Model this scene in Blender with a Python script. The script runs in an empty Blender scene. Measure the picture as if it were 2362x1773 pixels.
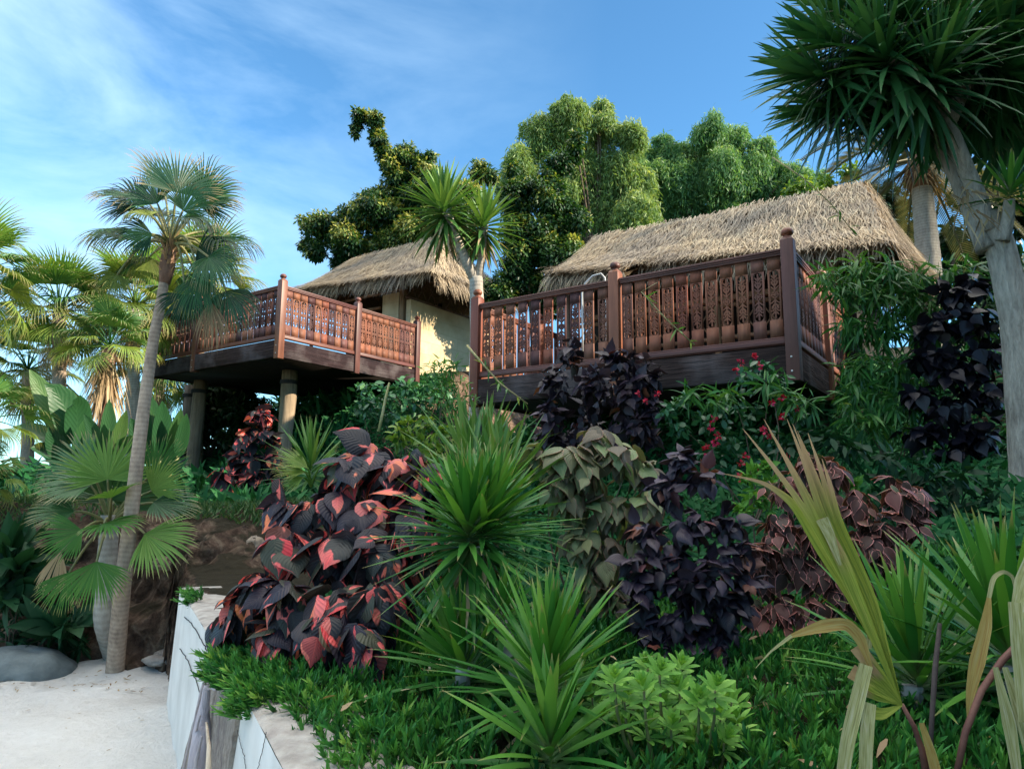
import bpy, math, random
import numpy as np
from mathutils import Matrix, Vector
R = np.random.default_rng(7)
random.seed(7)
SC = bpy.context.scene
COL = SC.collection
# ------------------------------------------------------------------ camera model and frames
F, TH, RO, EYE = 1629.18, .1575, .0088, 1.6
YAW = .965
UU = np.array([math.cos(YAW), math.sin(YAW), 0.]); VV = np.array([-math.sin(YAW), math.cos(YAW), 0.])
ZZ = np.array([0, 0, 1.])
CAM = np.array([0, 0, EYE])

def ray(x, y):
    u = x * 1.068 - 1181; v = y * 1.068 - 886.5
    cr, sr = math.cos(RO), math.sin(RO)
    X = (u * cr + v * sr) / F; Z = -(-u * sr + v * cr) / F
    c, s = math.cos(TH), math.sin(TH)
    return np.array([X, c - s * Z, s + c * Z])
def A(x, y, Y):
    r = ray(x, y); return CAM + r * (Y / r[1])
def Az(x, y, z):
    r = ray(x, y); return CAM + r * ((z - EYE) / r[2])
def Au(x, y, u):
    r = ray(x, y); return CAM + r * (u / (r @ UU))
def UV(u, v, z): return u * UU + v * VV + z * ZZ
def mpp(Y): return Y / 1525.
def nrm(a): return a / (np.linalg.norm(a, axis=-1, keepdims=True) + 1e-12)
def sst(a, b, x):
    t = np.clip((x - a) / (b - a), 0, 1); return t * t * (3 - 2 * t)

# ------------------------------------------------------------------ smooth value noise (for shapes)
_T = np.random.default_rng(3).random((64, 64))
def vnoise(x, y):
    x = np.asarray(x, float); y = np.asarray(y, float)
    xi = np.floor(x).astype(int); yi = np.floor(y).astype(int)
    fx = x - xi; fy = y - yi; fx = fx * fx * (3 - 2 * fx); fy = fy * fy * (3 - 2 * fy)
    g = lambda a, b: _T[a % 64, b % 64]
    return (g(xi, yi) * (1 - fx) + g(xi + 1, yi) * fx) * (1 - fy) + (g(xi, yi + 1) * (1 - fx) + g(xi + 1, yi + 1) * fx) * fy - .5
def fbm(x, y, o=4):
    s = 0; a = 1
    for i in range(o): s = s + a * vnoise(np.asarray(x) * 2 ** i + 7 * i, np.asarray(y) * 2 ** i + 3 * i); a *= .5
    return s

# ------------------------------------------------------------------ mesh collector
class MB:
    def __init__(s): s.v = []; s.f = []; s.uv = []; s.r = []; s.n = 0
    def add(s, V, faces, uv=None, rnd=None):
        V = np.asarray(V, float).reshape(-1, 3); n = len(V)
        s.v.append(V); s.uv.append(np.zeros((n, 2)) if uv is None else np.asarray(uv, float).reshape(-1, 2))
        s.r.append(np.full(n, .5) if rnd is None else np.broadcast_to(np.asarray(rnd, float), (n,)).copy())
        for f in faces: s.f.append(np.asarray(f, int) + s.n)
        s.n += n; return s
    def box(s, lo, hi, rnd=None):
        x0, y0, z0 = lo; x1, y1, z1 = hi
        V = [(x0, y0, z0), (x1, y0, z0), (x1, y1, z0), (x0, y1, z0), (x0, y0, z1), (x1, y0, z1), (x1, y1, z1), (x0, y1, z1)]
        return s.add(V, [[(0, 3, 2, 1), (4, 5, 6, 7), (0, 1, 5, 4), (1, 2, 6, 5), (2, 3, 7, 6), (3, 0, 4, 7)]], rnd=rnd)
    def tube(s, pts, rad, n=10, rnd=None, cap=True, wob=0):
        P = np.asarray(pts, float); m = len(P); rad = np.broadcast_to(np.asarray(rad, float), (m,))
        T = nrm(np.gradient(P, axis=0)); ref = np.array([0, 1., 0]) if abs(T[0][2]) > .5 else ZZ
        a = np.arange(n) / n * 2 * math.pi; rings = []
        for i in range(m):
            e = nrm(np.cross(T[i], ref)); f = np.cross(T[i], e)
            k = 1 + wob * (R.random(n) - .5) if wob else 1
            rings.append(P[i] + (np.cos(a)[:, None] * e + np.sin(a)[:, None] * f) * (rad[i] * (k if np.isscalar(k) else k[:, None])))
        V = np.concatenate(rings); q = []
        i, j = np.meshgrid(np.arange(m - 1), np.arange(n), indexing='ij'); jn = (j + 1) % n
        q = np.stack([i * n + j, i * n + jn, (i + 1) * n + jn, (i + 1) * n + j], -1).reshape(-1, 4)[:, ::-1]
        L = np.concatenate([[0], np.cumsum(np.linalg.norm(np.diff(P, axis=0), axis=1))])
        uv = np.stack([np.tile(np.arange(n) / n, m), np.repeat(L, n)], -1)
        fs = [q]
        if cap: fs += [np.array([np.arange(n)]), np.array([np.arange(n)[::-1] + (m - 1) * n])]
        return s.add(V, fs, uv, rnd)
    def lathe(s, prof, n=16, c=(0, 0, 0)):
        a = np.arange(n) / n * 2 * math.pi; m = len(prof)
        V = np.concatenate([np.stack([c[0] + r * np.cos(a), c[1] + r * np.sin(a), np.full(n, c[2] + z)], -1) for r, z in prof])
        i, j = np.meshgrid(np.arange(m - 1), np.arange(n), indexing='ij'); jn = (j + 1) % n
        q = np.stack([i * n + j, i * n + jn, (i + 1) * n + jn, (i + 1) * n + j], -1).reshape(-1, 4)
        return s.add(V, [q])
    def grid(s, P, uv=None, rnd=None):
        P = np.asarray(P, float); m, n = P.shape[:2]
        i, j = np.meshgrid(np.arange(m - 1), np.arange(n - 1), indexing='ij')
        q = np.stack([i * n + j, i * n + j + 1, (i + 1) * n + j + 1, (i + 1) * n + j], -1).reshape(-1, 4)
        return s.add(P.reshape(-1, 3), [q], None if uv is None else uv.reshape(-1, 2), rnd)
    def build(s, name, mat, parent=None, smooth=False, bevel=0, world=True):
        me = bpy.data.meshes.new(name)
        V = np.concatenate(s.v)
        if parent is not None and world:
            V = V - np.array(parent.location)
        me.vertices.add(len(V)); me.vertices.foreach_set('co', V.astype(np.float32).ravel())
        lt = np.concatenate([np.full(len(f), f.shape[1]) for f in s.f]); li = np.concatenate([f.ravel() for f in s.f])
        me.loops.add(len(li)); me.loops.foreach_set('vertex_index', li.astype(np.int32))
        me.polygons.add(len(lt)); ls = np.concatenate([[0], np.cumsum(lt)[:-1]])
        me.polygons.foreach_set('loop_start', ls.astype(np.int32)); me.polygons.foreach_set('loop_total', lt.astype(np.int32))
        me.update(calc_edges=True)
        if smooth: me.polygons.foreach_set('use_smooth', np.ones(len(lt), bool))
        u = me.uv_layers.new(name='UVMap'); u.data.foreach_set('uv', np.concatenate(s.uv)[li].astype(np.float32).ravel())
        a = me.attributes.new('rnd', 'FLOAT', 'POINT'); a.data.foreach_set('value', np.concatenate(s.r).astype(np.float32))
        me.materials.append(mat)
        o = bpy.data.objects.new(name, me); COL.objects.link(o)
        if parent is not None: o.parent = parent
        if bevel:
            b = o.modifiers.new('Bevel', 'BEVEL'); b.width = bevel; b.segments = 2; b.limit_method = 'ANGLE'
        return o
    # many leaves at once -------------------------------------------------
    def blades(s, base, d, up, L, W, droop=0., prof=(.5, 1, .8, .05), fold=.15, rnd=None, across=2, dp=1.5, curl=0., cup=0., sway=0.):
        base = np.asarray(base, float); N = len(base)
        if N == 0: return s
        d = nrm(np.asarray(d, float)); up = np.broadcast_to(np.asarray(up, float), (N, 3))
        L = np.broadcast_to(np.asarray(L, float), (N,)); W = np.broadcast_to(np.asarray(W, float), (N,))
        droop = np.broadcast_to(np.asarray(droop, float), (N,)); curl = np.broadcast_to(np.asarray(curl, float), (N,))
        rnd = R.random(N) if rnd is None else np.broadcast_to(np.asarray(rnd, float), (N,))
        prof = np.asarray(prof, float); S = len(prof) - 1; p = base.copy(); rows = []; uvs = []
        side0 = nrm(np.cross(d, up) + 1e-6); n0 = np.cross(side0, d)
        for k in range(S + 1):
            t = k / S
            dk = nrm(d + np.outer(droop * t ** dp, -ZZ) - n0 * (curl * t ** dp)[:, None] + side0 * (sway * t if np.isscalar(sway) else (sway * t)[:, None]))
            if k: p = p + (dk + dprev) * .5 * (L / S)[:, None]
            dprev = dk
            sd = nrm(np.cross(dk, n0)); nn = np.cross(sd, dk); w = (W * .5 * prof[k])[:, None]
            lift = w * fold
            if across == 2: ring = [p - sd * w + nn * lift, p + nn * 0, p + sd * w + nn * lift]; ss = [0, .5, 1]
            elif across == 4:
                ring = [p - sd * w + nn * (lift - w * cup), p - sd * w * .55 + nn * lift * .8, p, p + sd * w * .55 + nn * lift * .8, p + sd * w + nn * (lift - w * cup)]; ss = [0, .22, .5, .78, 1]
            else: ring = [p - sd * w, p + sd * w]; ss = [0, 1]
            rows.append(np.stack(ring, 1)); uvs.append([(q, t) for q in ss])
        m = len(ss); V = np.stack(rows, 1)            # N,S+1,m,3
        k, j = np.meshgrid(np.arange(S), np.arange(m - 1), indexing='ij')
        q = np.stack([k * m + j, k * m + j + 1, (k + 1) * m + j + 1, (k + 1) * m + j], -1).reshape(-1, 4)
        nv = (S + 1) * m
        q = (q[None] + (np.arange(N) * nv)[:, None, None]).reshape(-1, 4)
        uv = np.tile(np.array(uvs).reshape(-1, 2), (N, 1))
        return s.add(V.reshape(-1, 3), [q], uv, np.repeat(rnd, nv))

def tag(o, label=None, cat=None, group=None, kind=None):
    if label: o['label'] = label
    if cat: o['category'] = cat
    if group: o['group'] = group
    if kind or cat: o['kind'] = kind or 'thing'
    return o
def thing(name, label, cat, loc=(0, 0, 0), rz=0, group=None):
    o = bpy.data.objects.new(name, None); COL.objects.link(o); o.empty_display_size = .2
    o.location = [float(q) for q in loc]; o.rotation_euler = (0, 0, rz)
    return tag(o, label, cat, group)

# ------------------------------------------------------------------ materials
def newmat(name):
    m = bpy.data.materials.new(name); m.use_nodes = True; nt = m.node_tree; nt.nodes.clear(); return m, nt
def ND(nt, t, props=None, **inp):
    n = nt.nodes.new('ShaderNode' + t)
    for k, v in (props or {}).items(): setattr(n, k, v)
    for k, v in inp.items():
        key = int(k[1:]) if k[0] == 'i' and k[1:].isdigit() else k.replace('_', ' ')
        sk = n.inputs[key]
        if isinstance(v, bpy.types.NodeSocket): nt.links.new(v, sk)
        else:
            if hasattr(sk.default_value, '__len__') and len(sk.default_value) == 4 and len(v) == 3: v = (*v, 1)
            sk.default_value = v
    return n
def ramp(nt, fac, stops, interp='LINEAR'):
    n = nt.nodes.new('ShaderNodeValToRGB'); e = n.color_ramp.elements; n.color_ramp.interpolation = interp
    while len(e) < len(stops): e.new(.5)
    for i, (p, c) in enumerate(stops): e[i].position = p; e[i].color = (*c, 1) if len(c) == 3 else c
    nt.links.new(fac, n.inputs[0]); return n.outputs[0]
def mixc(nt, f, a, b, mode='MIX'):
    n = nt.nodes.new('ShaderNodeMix'); n.data_type = 'RGBA'; n.blend_type = mode
    for sk, v in ((n.inputs[0], f), (n.inputs[6], a), (n.inputs[7], b)):
        if isinstance(v, bpy.types.NodeSocket): nt.links.new(v, sk)
        else: sk.default_value = v if not hasattr(v, '__len__') else ((*v, 1) if len(v) == 3 else v)
    return n.outputs[2]
def mth(nt, op, a, b=0., c=None):
    n = nt.nodes.new('ShaderNodeMath'); n.operation = op
    for i, v in enumerate((a, b) if c is None else (a, b, c)):
        if isinstance(v, bpy.types.NodeSocket): nt.links.new(v, n.inputs[i])
        else: n.inputs[i].default_value = v
    return n.outputs[0]
def finish(nt, col, rough=.7, spec=.3, bump=None, bs=.3, bd=.01, transl=0., tcol=None):
    b = ND(nt, 'BsdfPrincipled', Roughness=rough)
    b.inputs['Specular IOR Level'].default_value = spec
    if isinstance(col, bpy.types.NodeSocket): nt.links.new(col, b.inputs['Base Color'])
    else: b.inputs['Base Color'].default_value = (*col, 1)
    if bump is not None:
        bn = ND(nt, 'Bump', Strength=bs, Distance=bd, Height=bump); nt.links.new(bn.outputs[0], b.inputs['Normal'])
    out = nt.nodes.new('ShaderNodeOutputMaterial'); sh = b.outputs[0]
    if transl:
        t = nt.nodes.new('ShaderNodeBsdfTranslucent'); c = tcol if tcol is not None else col
        if isinstance(c, bpy.types.NodeSocket): nt.links.new(c, t.inputs[0])
        else: t.inputs[0].default_value = (*c, 1)
        mx = nt.nodes.new('ShaderNodeMixShader'); mx.inputs[0].default_value = transl
        nt.links.new(sh, mx.inputs[1]); nt.links.new(t.outputs[0], mx.inputs[2]); sh = mx.outputs[0]
    nt.links.new(sh, out.inputs[0])
def leafmat(name, stops, transl=.25, rough=.45, spec=.35, edge=None, tip=None, base=None, patch=None, vein=0., warm=(1.25, 1.15, .55)):
    m, nt = newmat(name)
    at = ND(nt, 'Attribute', {'attribute_name': 'rnd'}); rn = at.outputs['Fac']
    uv = nt.nodes.new('ShaderNodeUVMap'); sp = ND(nt, 'SeparateXYZ', i0=uv.outputs[0]); S, T = sp.outputs[0], sp.outputs[1]
    col = ramp(nt, rn, stops)
    a = mth(nt, 'ABSOLUTE', mth(nt, 'MULTIPLY_ADD', S, 2., -1.))
    if patch:
        pc, thr = patch
        cv = ND(nt, 'CombineXYZ', X=mth(nt, 'MULTIPLY', S, 1.7), Y=mth(nt, 'MULTIPLY', T, .9), Z=mth(nt, 'MULTIPLY', rn, 61.))
        nz = ND(nt, 'TexNoise', Vector=cv.outputs[0], Scale=1.15, Detail=1.5, Roughness=.5).outputs[0]
        f = ramp(nt, nz, [(thr, (0, 0, 0)), (thr + .025, (1, 1, 1))])
        nz2 = ND(nt, 'TexNoise', Vector=cv.outputs[0], Scale=.6, Detail=0.).outputs[0]
        col = mixc(nt, f, col, ramp(nt, nz2, pc))
    if base: col = mixc(nt, ramp(nt, T, [(0, (1, 1, 1)), (base[1], (0, 0, 0))]), col, base[0])
    if tip: col = mixc(nt, ramp(nt, T, [(tip[1], (0, 0, 0)), (1, (1, 1, 1))]), col, tip[0])
    bump = None
    if vein:
        w = mth(nt, 'SINE', mth(nt, 'MULTIPLY', mth(nt, 'MULTIPLY_ADD', a, -.35, T), 62.))
        rib = ramp(nt, a, [(0, (1, 1, 1)), (.07, (0, 0, 0))])
        vz = ramp(nt, w, [(.62, (0, 0, 0)), (1, (1, 1, 1))])
        col = mixc(nt, mth(nt, 'MULTIPLY', mth(nt, 'MAXIMUM', rib, mth(nt, 'MULTIPLY', vz, .5)), vein), col, mixc(nt, 1., col, (1.9, 1.6, 1.5), 'MULTIPLY'))
        bump = w
    if edge: col = mixc(nt, ramp(nt, mth(nt, 'MAXIMUM', a, mth(nt, 'MULTIPLY', T, .98)), [(edge[1], (0, 0, 0)), (min(edge[1] + .05, 1), (1, 1, 1))]), col, edge[0])
    tc = mixc(nt, 1., col, warm, 'MULTIPLY')
    finish(nt, col, rough, spec, bump, .25, .004, transl, tc)
    return m
def barkmat(name, c1, c2, rings=0., sc=14., rough=.9, bs=.6, stretch=(1, 1, .25), bd=.02):
    m, nt = newmat(name)
    tc = nt.nodes.new('ShaderNodeTexCoord'); mp = ND(nt, 'Mapping', Vector=tc.outputs['Object']); mp.inputs['Scale'].default_value = stretch
    n1 = ND(nt, 'TexNoise', Vector=mp.outputs[0], Scale=sc, Detail=6., Roughness=.65).outputs[0]
    n2 = ND(nt, 'TexNoise', Vector=tc.outputs['Object'], Scale=2.2, Detail=3.).outputs[0]
    h = n1
    if rings:
        uv = nt.nodes.new('ShaderNodeUVMap'); sp = ND(nt, 'SeparateXYZ', i0=uv.outputs[0])
        w = mth(nt, 'SINE', mth(nt, 'ADD', mth(nt, 'MULTIPLY', sp.outputs[1], rings), mth(nt, 'MULTIPLY', n2, 7.)))
        h = mth(nt, 'ADD', mth(nt, 'MULTIPLY', w, .08), n1)
    f = mth(nt, 'ADD', mth(nt, 'MULTIPLY', h, .6), mth(nt, 'MULTIPLY', n2, .45))
    finish(nt, ramp(nt, f, [(.3, c1), (.68, c2)]), rough, .15, h, bs, bd)
    return m
def woodmat(name, c1, c2, stretch, sc=9., rough=.45, spec=.35, var=.5, bs=.25, bd=.006, grey=None):
    m, nt = newmat(name)
    tc = nt.nodes.new('ShaderNodeTexCoord'); oi = nt.nodes.new('ShaderNodeObjectInfo')
    va = ND(nt, 'VectorMath', {'operation': 'ADD'}, i0=tc.outputs['Object'], i1=oi.outputs['Random'])
    mp = ND(nt, 'Mapping', Vector=va.outputs[0]); mp.inputs['Scale'].default_value = stretch
    n1 = ND(nt, 'TexNoise', Vector=mp.outputs[0], Scale=sc, Detail=7., Roughness=.6, Distortion=.6).outputs[0]
    n2 = ND(nt, 'TexNoise', Vector=va.outputs[0], Scale=2.6, Detail=4.).outputs[0]
    c = ramp(nt, mth(nt, 'ADD', mth(nt, 'MULTIPLY', n1, .7), mth(nt, 'MULTIPLY', n2, .35)), [(.32, c1), (.7, c2)])
    if var:
        v = ramp(nt, oi.outputs['Random'], [(0, (1 - var, 1 - var, 1 - var * .7)), (.18, (.75, .72, .95)), (.45, (1, 1, 1)), (.7, (1.2, 1.08, .9)), (1, (1.0, .72, .68))])
        c = mixc(nt, 1., c, v, 'MULTIPLY')
    if grey: c = mixc(nt, ramp(nt, n2, [(.48, (0, 0, 0)), (.68, (.7, .7, .7))]), c, grey)
    finish(nt, c, rough, spec, n1, bs, bd)
    return m
def plainmat(name, c1, c2, sc=6., rough=.8, spec=.25, bs=.3, bd=.01, detail=5., stain=None):
    m, nt = newmat(name); tc = nt.nodes.new('ShaderNodeTexCoord')
    n1 = ND(nt, 'TexNoise', Vector=tc.outputs['Object'], Scale=sc, Detail=detail, Roughness=.6).outputs[0]
    c = ramp(nt, n1, [(.3, c1), (.7, c2)])
    if stain:
        mp = ND(nt, 'Mapping', Vector=tc.outputs['Object']); mp.inputs['Scale'].default_value = (3., 3., .7)
        n2 = ND(nt, 'TexNoise', Vector=mp.outputs[0], Scale=1.6, Detail=7., Roughness=.65).outputs[0]
        c = mixc(nt, ramp(nt, n2, [(.5, (0, 0, 0)), (.75, (.75, .75, .75))]), c, stain)
    n3 = ND(nt, 'TexNoise', Vector=tc.outputs['Object'], Scale=sc * 9, Detail=3.).outputs[0]
    finish(nt, c, rough, spec, mth(nt, 'ADD', n1, mth(nt, 'MULTIPLY', n3, .35)), bs, bd)
    return m

M = {}
M['red_wood'] = woodmat('red_stained_wood', (.1, .038, .024), (.24, .098, .06), (1, 1, .12), 12)
M['red_board'] = woodmat('red_board_wood', (.1, .043, .032), (.25, .112, .072), (1, 1, .1), 12, .6, .25, var=.7)
M['red_rail_u'] = woodmat('red_rail_wood', (.085, .032, .023), (.19, .075, .052), (.12, 1, 1), 12, var=.1)
M['red_rail_v'] = woodmat('red_rail_wood_cross', (.085, .032, .023), (.19, .075, .052), (1, .12, 1), 12, var=.1)
M['beam_u'] = woodmat('weathered_beam', (.014, .009, .009), (.055, .034, .03), (.12, 1, 1.4), 14, .85, .15, .1, 1., .03, (.1, .085, .085))
M['beam_v'] = woodmat('weathered_beam_cross', (.012, .009, .011), (.048, .033, .033), (1, .12, 1.4), 14, .85, .15, .1, 1., .03, (.1, .085, .09))
M['plank'] = woodmat('deck_plank', (.10, .06, .04), (.2, .13, .09), (.1, 1, 1), 12, .8, .2, .2)
M['post_wood'] = woodmat('grey_log', (.1, .085, .07), (.33, .28, .225), (1, 1, .08), 12, .9, .1, .15, .9, .03)
M['rope'] = plainmat('dark_rope', (.03, .032, .035), (.07, .07, .075), 60, .9)
M['pole'] = woodmat('hut_pole', (.13, .085, .05), (.3, .21, .13), (1, 1, .1), 12, .8, .2, .2)
M['shade_in'] = plainmat('painted_interior_shade', (.008, .006, .005), (.02, .014, .01), 8)  # hut interior and under-deck shade painted into a near-black colour
M['steel'] = plainmat('white_metal_tube', (.42, .45, .46), (.55, .56, .56), 5, .35, .5, .05)
M['earth'] = None
def blockwall():
    m, nt = newmat('cream_block_wall'); tc = nt.nodes.new('ShaderNodeTexCoord')
    n1 = ND(nt, 'TexNoise', Vector=tc.outputs['Object'], Scale=2.2, Detail=6., Roughness=.6).outputs[0]
    n2 = ND(nt, 'TexNoise', Vector=tc.outputs['Object'], Scale=22., Detail=4.).outputs[0]
    sp = ND(nt, 'SeparateXYZ', i0=tc.outputs['Object'])
    cv = ND(nt, 'CombineXYZ', X=mth(nt, 'ADD', sp.outputs[0], sp.outputs[1]), Y=sp.outputs[2])
    br = ND(nt, 'TexBrick', Vector=cv.outputs[0], Scale=1., Color1=(1, 1, 1, 1), Color2=(.93, .92, .9, 1), Mortar=(.8, .77, .72, 1))
    br.inputs['Mortar Size'].default_value = .006; br.inputs['Brick Width'].default_value = .62; br.inputs['Row Height'].default_value = .31
    c = mixc(nt, 1., ramp(nt, n1, [(.3, (.5, .39, .23)), (.7, (.68, .56, .36))]), br.outputs[0], 'MULTIPLY')
    finish(nt, c, .85, .2, mth(nt, 'ADD', n2, mth(nt, 'MULTIPLY', br.outputs[1], -1.5)), .3, .006); return m
M['cream'] = blockwall()
def thatchmat(name, g):
    m, nt = newmat(name)
    at = ND(nt, 'Attribute', {'attribute_name': 'rnd'}); tc = nt.nodes.new('ShaderNodeTexCoord')
    n = ND(nt, 'TexNoise', Vector=tc.outputs['Object'], Scale=1.1, Detail=4.).outputs[0]
    c = ramp(nt, at.outputs['Fac'], [(0, (.13, .1, .07)), (.3, (.29, .225, .155)), (.65, (.43, .345, .235)), (1, (.6, .5, .34))])
    c = mixc(nt, ramp(nt, n, [(.42, (0, 0, 0)), (.62, (g, g, g))]), c, mixc(nt, at.outputs['Fac'], (.12, .1, .085), (.38, .325, .26)))
    finish(nt, c, .75, .25, None, transl=.12); return m
M['thatch'] = thatchmat('thatch_straw', .8)
M['thatch_base'] = plainmat('thatch_underlayer', (.12, .085, .05), (.25, .18, .11), 20, .95, .1, 1, .05)
M['sand'] = None
def sandmat():
    m, nt = newmat('pale_beach_sand'); tc = nt.nodes.new('ShaderNodeTexCoord'); P = tc.outputs['Object']
    a = ND(nt, 'TexNoise', Vector=P, Scale=1.3, Detail=6., Roughness=.6).outputs[0]
    b = ND(nt, 'TexNoise', Vector=P, Scale=16., Detail=5., Roughness=.7).outputs[0]
    g = ND(nt, 'TexNoise', Vector=P, Scale=260., Detail=2.).outputs[0]
    v = ND(nt, 'TexVoronoi', Vector=P, Scale=26.).outputs['Distance']
    c = ramp(nt, mth(nt, 'ADD', mth(nt, 'MULTIPLY', a, .55), mth(nt, 'MULTIPLY', b, .45)), [(.3, (.62, .59, .54)), (.65, (.78, .755, .71))])
    c = mixc(nt, ramp(nt, v, [(.0, (.7, .7, .7)), (.06, (0, 0, 0))]), c, (.36, .3, .24))
    finish(nt, c, .95, .1, mth(nt, 'ADD', mth(nt, 'ADD', mth(nt, 'MULTIPLY', b, 1.), a), mth(nt, 'MULTIPLY', g, .2)), .9, .05); return m
M['sand'] = sandmat()
def earthmat():
    m, nt = newmat('earth_bank_soil'); tc = nt.nodes.new('ShaderNodeTexCoord'); P = tc.outputs['Object']
    a = ND(nt, 'TexNoise', Vector=P, Scale=1.6, Detail=7., Roughness=.62).outputs[0]
    b = ND(nt, 'TexNoise', Vector=P, Scale=11., Detail=7., Roughness=.7).outputs[0]
    v = ND(nt, 'TexVoronoi', Vector=P, Scale=7.5).outputs['Distance']; a2 = ND(nt, 'TexNoise', Vector=P, Scale=4.2, Detail=8., Roughness=.68, Distortion=1.2).outputs[0]
    c = ramp(nt, mth(nt, 'ADD', mth(nt, 'MULTIPLY', a2, .6), mth(nt, 'MULTIPLY', b, .4)), [(.36, (.035, .022, .016)), (.5, (.12, .077, .055)), (.62, (.25, .185, .13)), (.8, (.42, .35, .27))])
    ge = nt.nodes.new('ShaderNodeNewGeometry'); z = ND(nt, 'SeparateXYZ', i0=ge.outputs['Normal']).outputs[2]
    flat = mixc(nt, b, (.018, .016, .01), (.055, .045, .028))
    c = mixc(nt, ramp(nt, z, [(.72, (0, 0, 0)), (.9, (1, 1, 1))]), c, flat)
    finish(nt, c, .95, .1, mth(nt, 'ADD', mth(nt, 'ADD', a, mth(nt, 'MULTIPLY', b, .7)), mth(nt, 'MULTIPLY', v, .5)), 1., .09); return m
M['earth'] = earthmat()
M['hill'] = plainmat('far_scrub_ground', (.03, .045, .02), (.09, .085, .05), .5, .95, .1, .5, .2)
M['white_wall'] = plainmat('white_plaster', (.56, .54, .5), (.78, .76, .72), 2.2, .85, .2, .12, .006, 6.)
M['cap'] = plainmat('grey_concrete', (.26, .23, .2), (.5, .46, .41), 12, .9, .2, .9, .02, 7., (.3, .25, .22))
M['slab'] = plainmat('brown_weathered_slab', (.2, .16, .135), (.46, .4, .34), 30, .85, .25, 1., .02, 8., (.13, .085, .095))
M['drift'] = woodmat('driftwood', (.38, .33, .28), (.7, .65, .58), (1, 1, .1), 10, .85, .15, .1, 1., .03)
M['crack'] = plainmat('crack_dark', (.03, .028, .026), (.08, .07, .07), 20)
M['stone'] = plainmat('grey_boulder_stone', (.07, .09, .095), (.2, .235, .235), 3, .8, .25, .8, .03, 7.)
M['rock'] = plainmat('tan_rock', (.14, .1, .07), (.36, .29, .22), 7, .95, .1, 1, .04, 8.)
M['palm_bark'] = barkmat('palm_trunk_bark', (.2, .145, .11), (.5, .385, .29), 150., 26., .9, .7, (1, 1, .5), .01)
M['palm_neck'] = barkmat('palm_neck_fibre', (.09, .045, .03), (.27, .17, .12), 0, 18., .9, .9, (1, 1, .3))
M['grey_bark'] = barkmat('grey_fissured_bark', (.13, .115, .095), (.58, .52, .44), 0, 34., .9, 1., (1, 1, .22), .05)
M['pale_bark'] = barkmat('pale_ringed_bark', (.22, .2, .175), (.5, .46, .4), 120., 20., .9, .7, (1, 1, .5), .01)
M['brown_bark'] = barkmat('brown_branch_bark', (.05, .035, .025), (.15, .11, .08), 0, 18.)
DRY = [(0, (.2, .13, .07)), (.5, (.4, .29, .17)), (1, (.55, .44, .28))]
M['dry'] = leafmat('dry_leaf', DRY, .2, .7, .2)
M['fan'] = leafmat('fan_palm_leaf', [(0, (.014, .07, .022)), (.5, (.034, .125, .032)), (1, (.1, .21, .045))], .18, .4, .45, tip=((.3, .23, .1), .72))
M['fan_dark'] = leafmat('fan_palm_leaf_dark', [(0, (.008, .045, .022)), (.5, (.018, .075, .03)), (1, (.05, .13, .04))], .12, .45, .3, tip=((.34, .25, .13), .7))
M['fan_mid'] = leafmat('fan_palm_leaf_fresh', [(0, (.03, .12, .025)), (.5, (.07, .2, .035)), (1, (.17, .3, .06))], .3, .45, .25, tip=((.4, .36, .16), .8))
M['fan_lit'] = leafmat('fan_palm_leaf_lit', [(0, (.06, .16, .025)), (.5, (.14, .26, .045)), (1, (.29, .36, .08))], .38, .45, .35, tip=((.38, .29, .12), .75))  # paler copy of the fan leaf, sunlight painted into the colour
M['fan_yel'] = leafmat('fan_palm_leaf_yellow_sunlit', [(0, (.07, .13, .03)), (.6, (.19, .24, .05)), (1, (.34, .33, .1))], .35, .5, .3, tip=((.36, .29, .13), .65))  # yellow leaf; on background fronds it is sunlight painted into the colour
M['petiole'] = plainmat('palm_petiole', (.1, .13, .04), (.22, .2, .08), 8, .5, .4)
M['yucca'] = leafmat('yucca_leaf', [(0, (.018, .1, .018)), (.45, (.045, .18, .028)), (.85, (.12, .29, .042)), (1, (.22, .38, .07))], .22, .4, .25, base=((.13, .2, .07), .22), tip=((.34, .27, .12), .86))
M['yucca_dark'] = leafmat('yucca_leaf_dark', [(0, (.012, .06, .02)), (.5, (.026, .11, .034)), (1, (.075, .19, .055))], .22, .36, .35, tip=((.16, .15, .07), .94))
M['yucca_grey'] = leafmat('yucca_leaf_greyish', [(0, (.03, .1, .026)), (.5, (.08, .2, .045)), (1, (.2, .31, .08))], .22, .42, .3, tip=((.25, .2, .1), .9))
M['ice'] = leafmat('ice_plant_leaf', [(0, (.012, .08, .02)), (.4, (.035, .17, .036)), (.8, (.11, .31, .05)), (1, (.3, .48, .1))], .2, .4, .25, base=((.05, .09, .03), .3))
M['grass'] = leafmat('grass_blade', [(0, (.022, .065, .018)), (.6, (.05, .125, .033)), (1, (.12, .17, .06))], .25, .5, .3)
M['ivy'] = leafmat('ground_ivy', [(0, (.007, .055, .018)), (.6, (.016, .105, .032)), (1, (.045, .16, .05))], .2, .6, .12)
M['red_leaf'] = leafmat('red_copperleaf', [(0, (.02, .022, .028)), (.4, (.034, .026, .038)), (.7, (.036, .044, .04)), (.86, (.08, .085, .05)), (.93, (.45, .08, .08)), (1, (.66, .17, .15))], .2, .45, .3,
    patch=([(.3, (.62, .05, .06)), (.5, (.86, .2, .18)), (.7, (.86, .25, .1))], .575), vein=.55, warm=(1.4, .9, .8))
M['olive_leaf'] = leafmat('olive_copperleaf', [(0, (.12, .095, .06)), (.35, (.17, .18, .085)), (.7, (.17, .25, .1)), (1, (.27, .28, .12))], .22, .4, .4, vein=.35, edge=((.42, .2, .14), .93))
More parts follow.
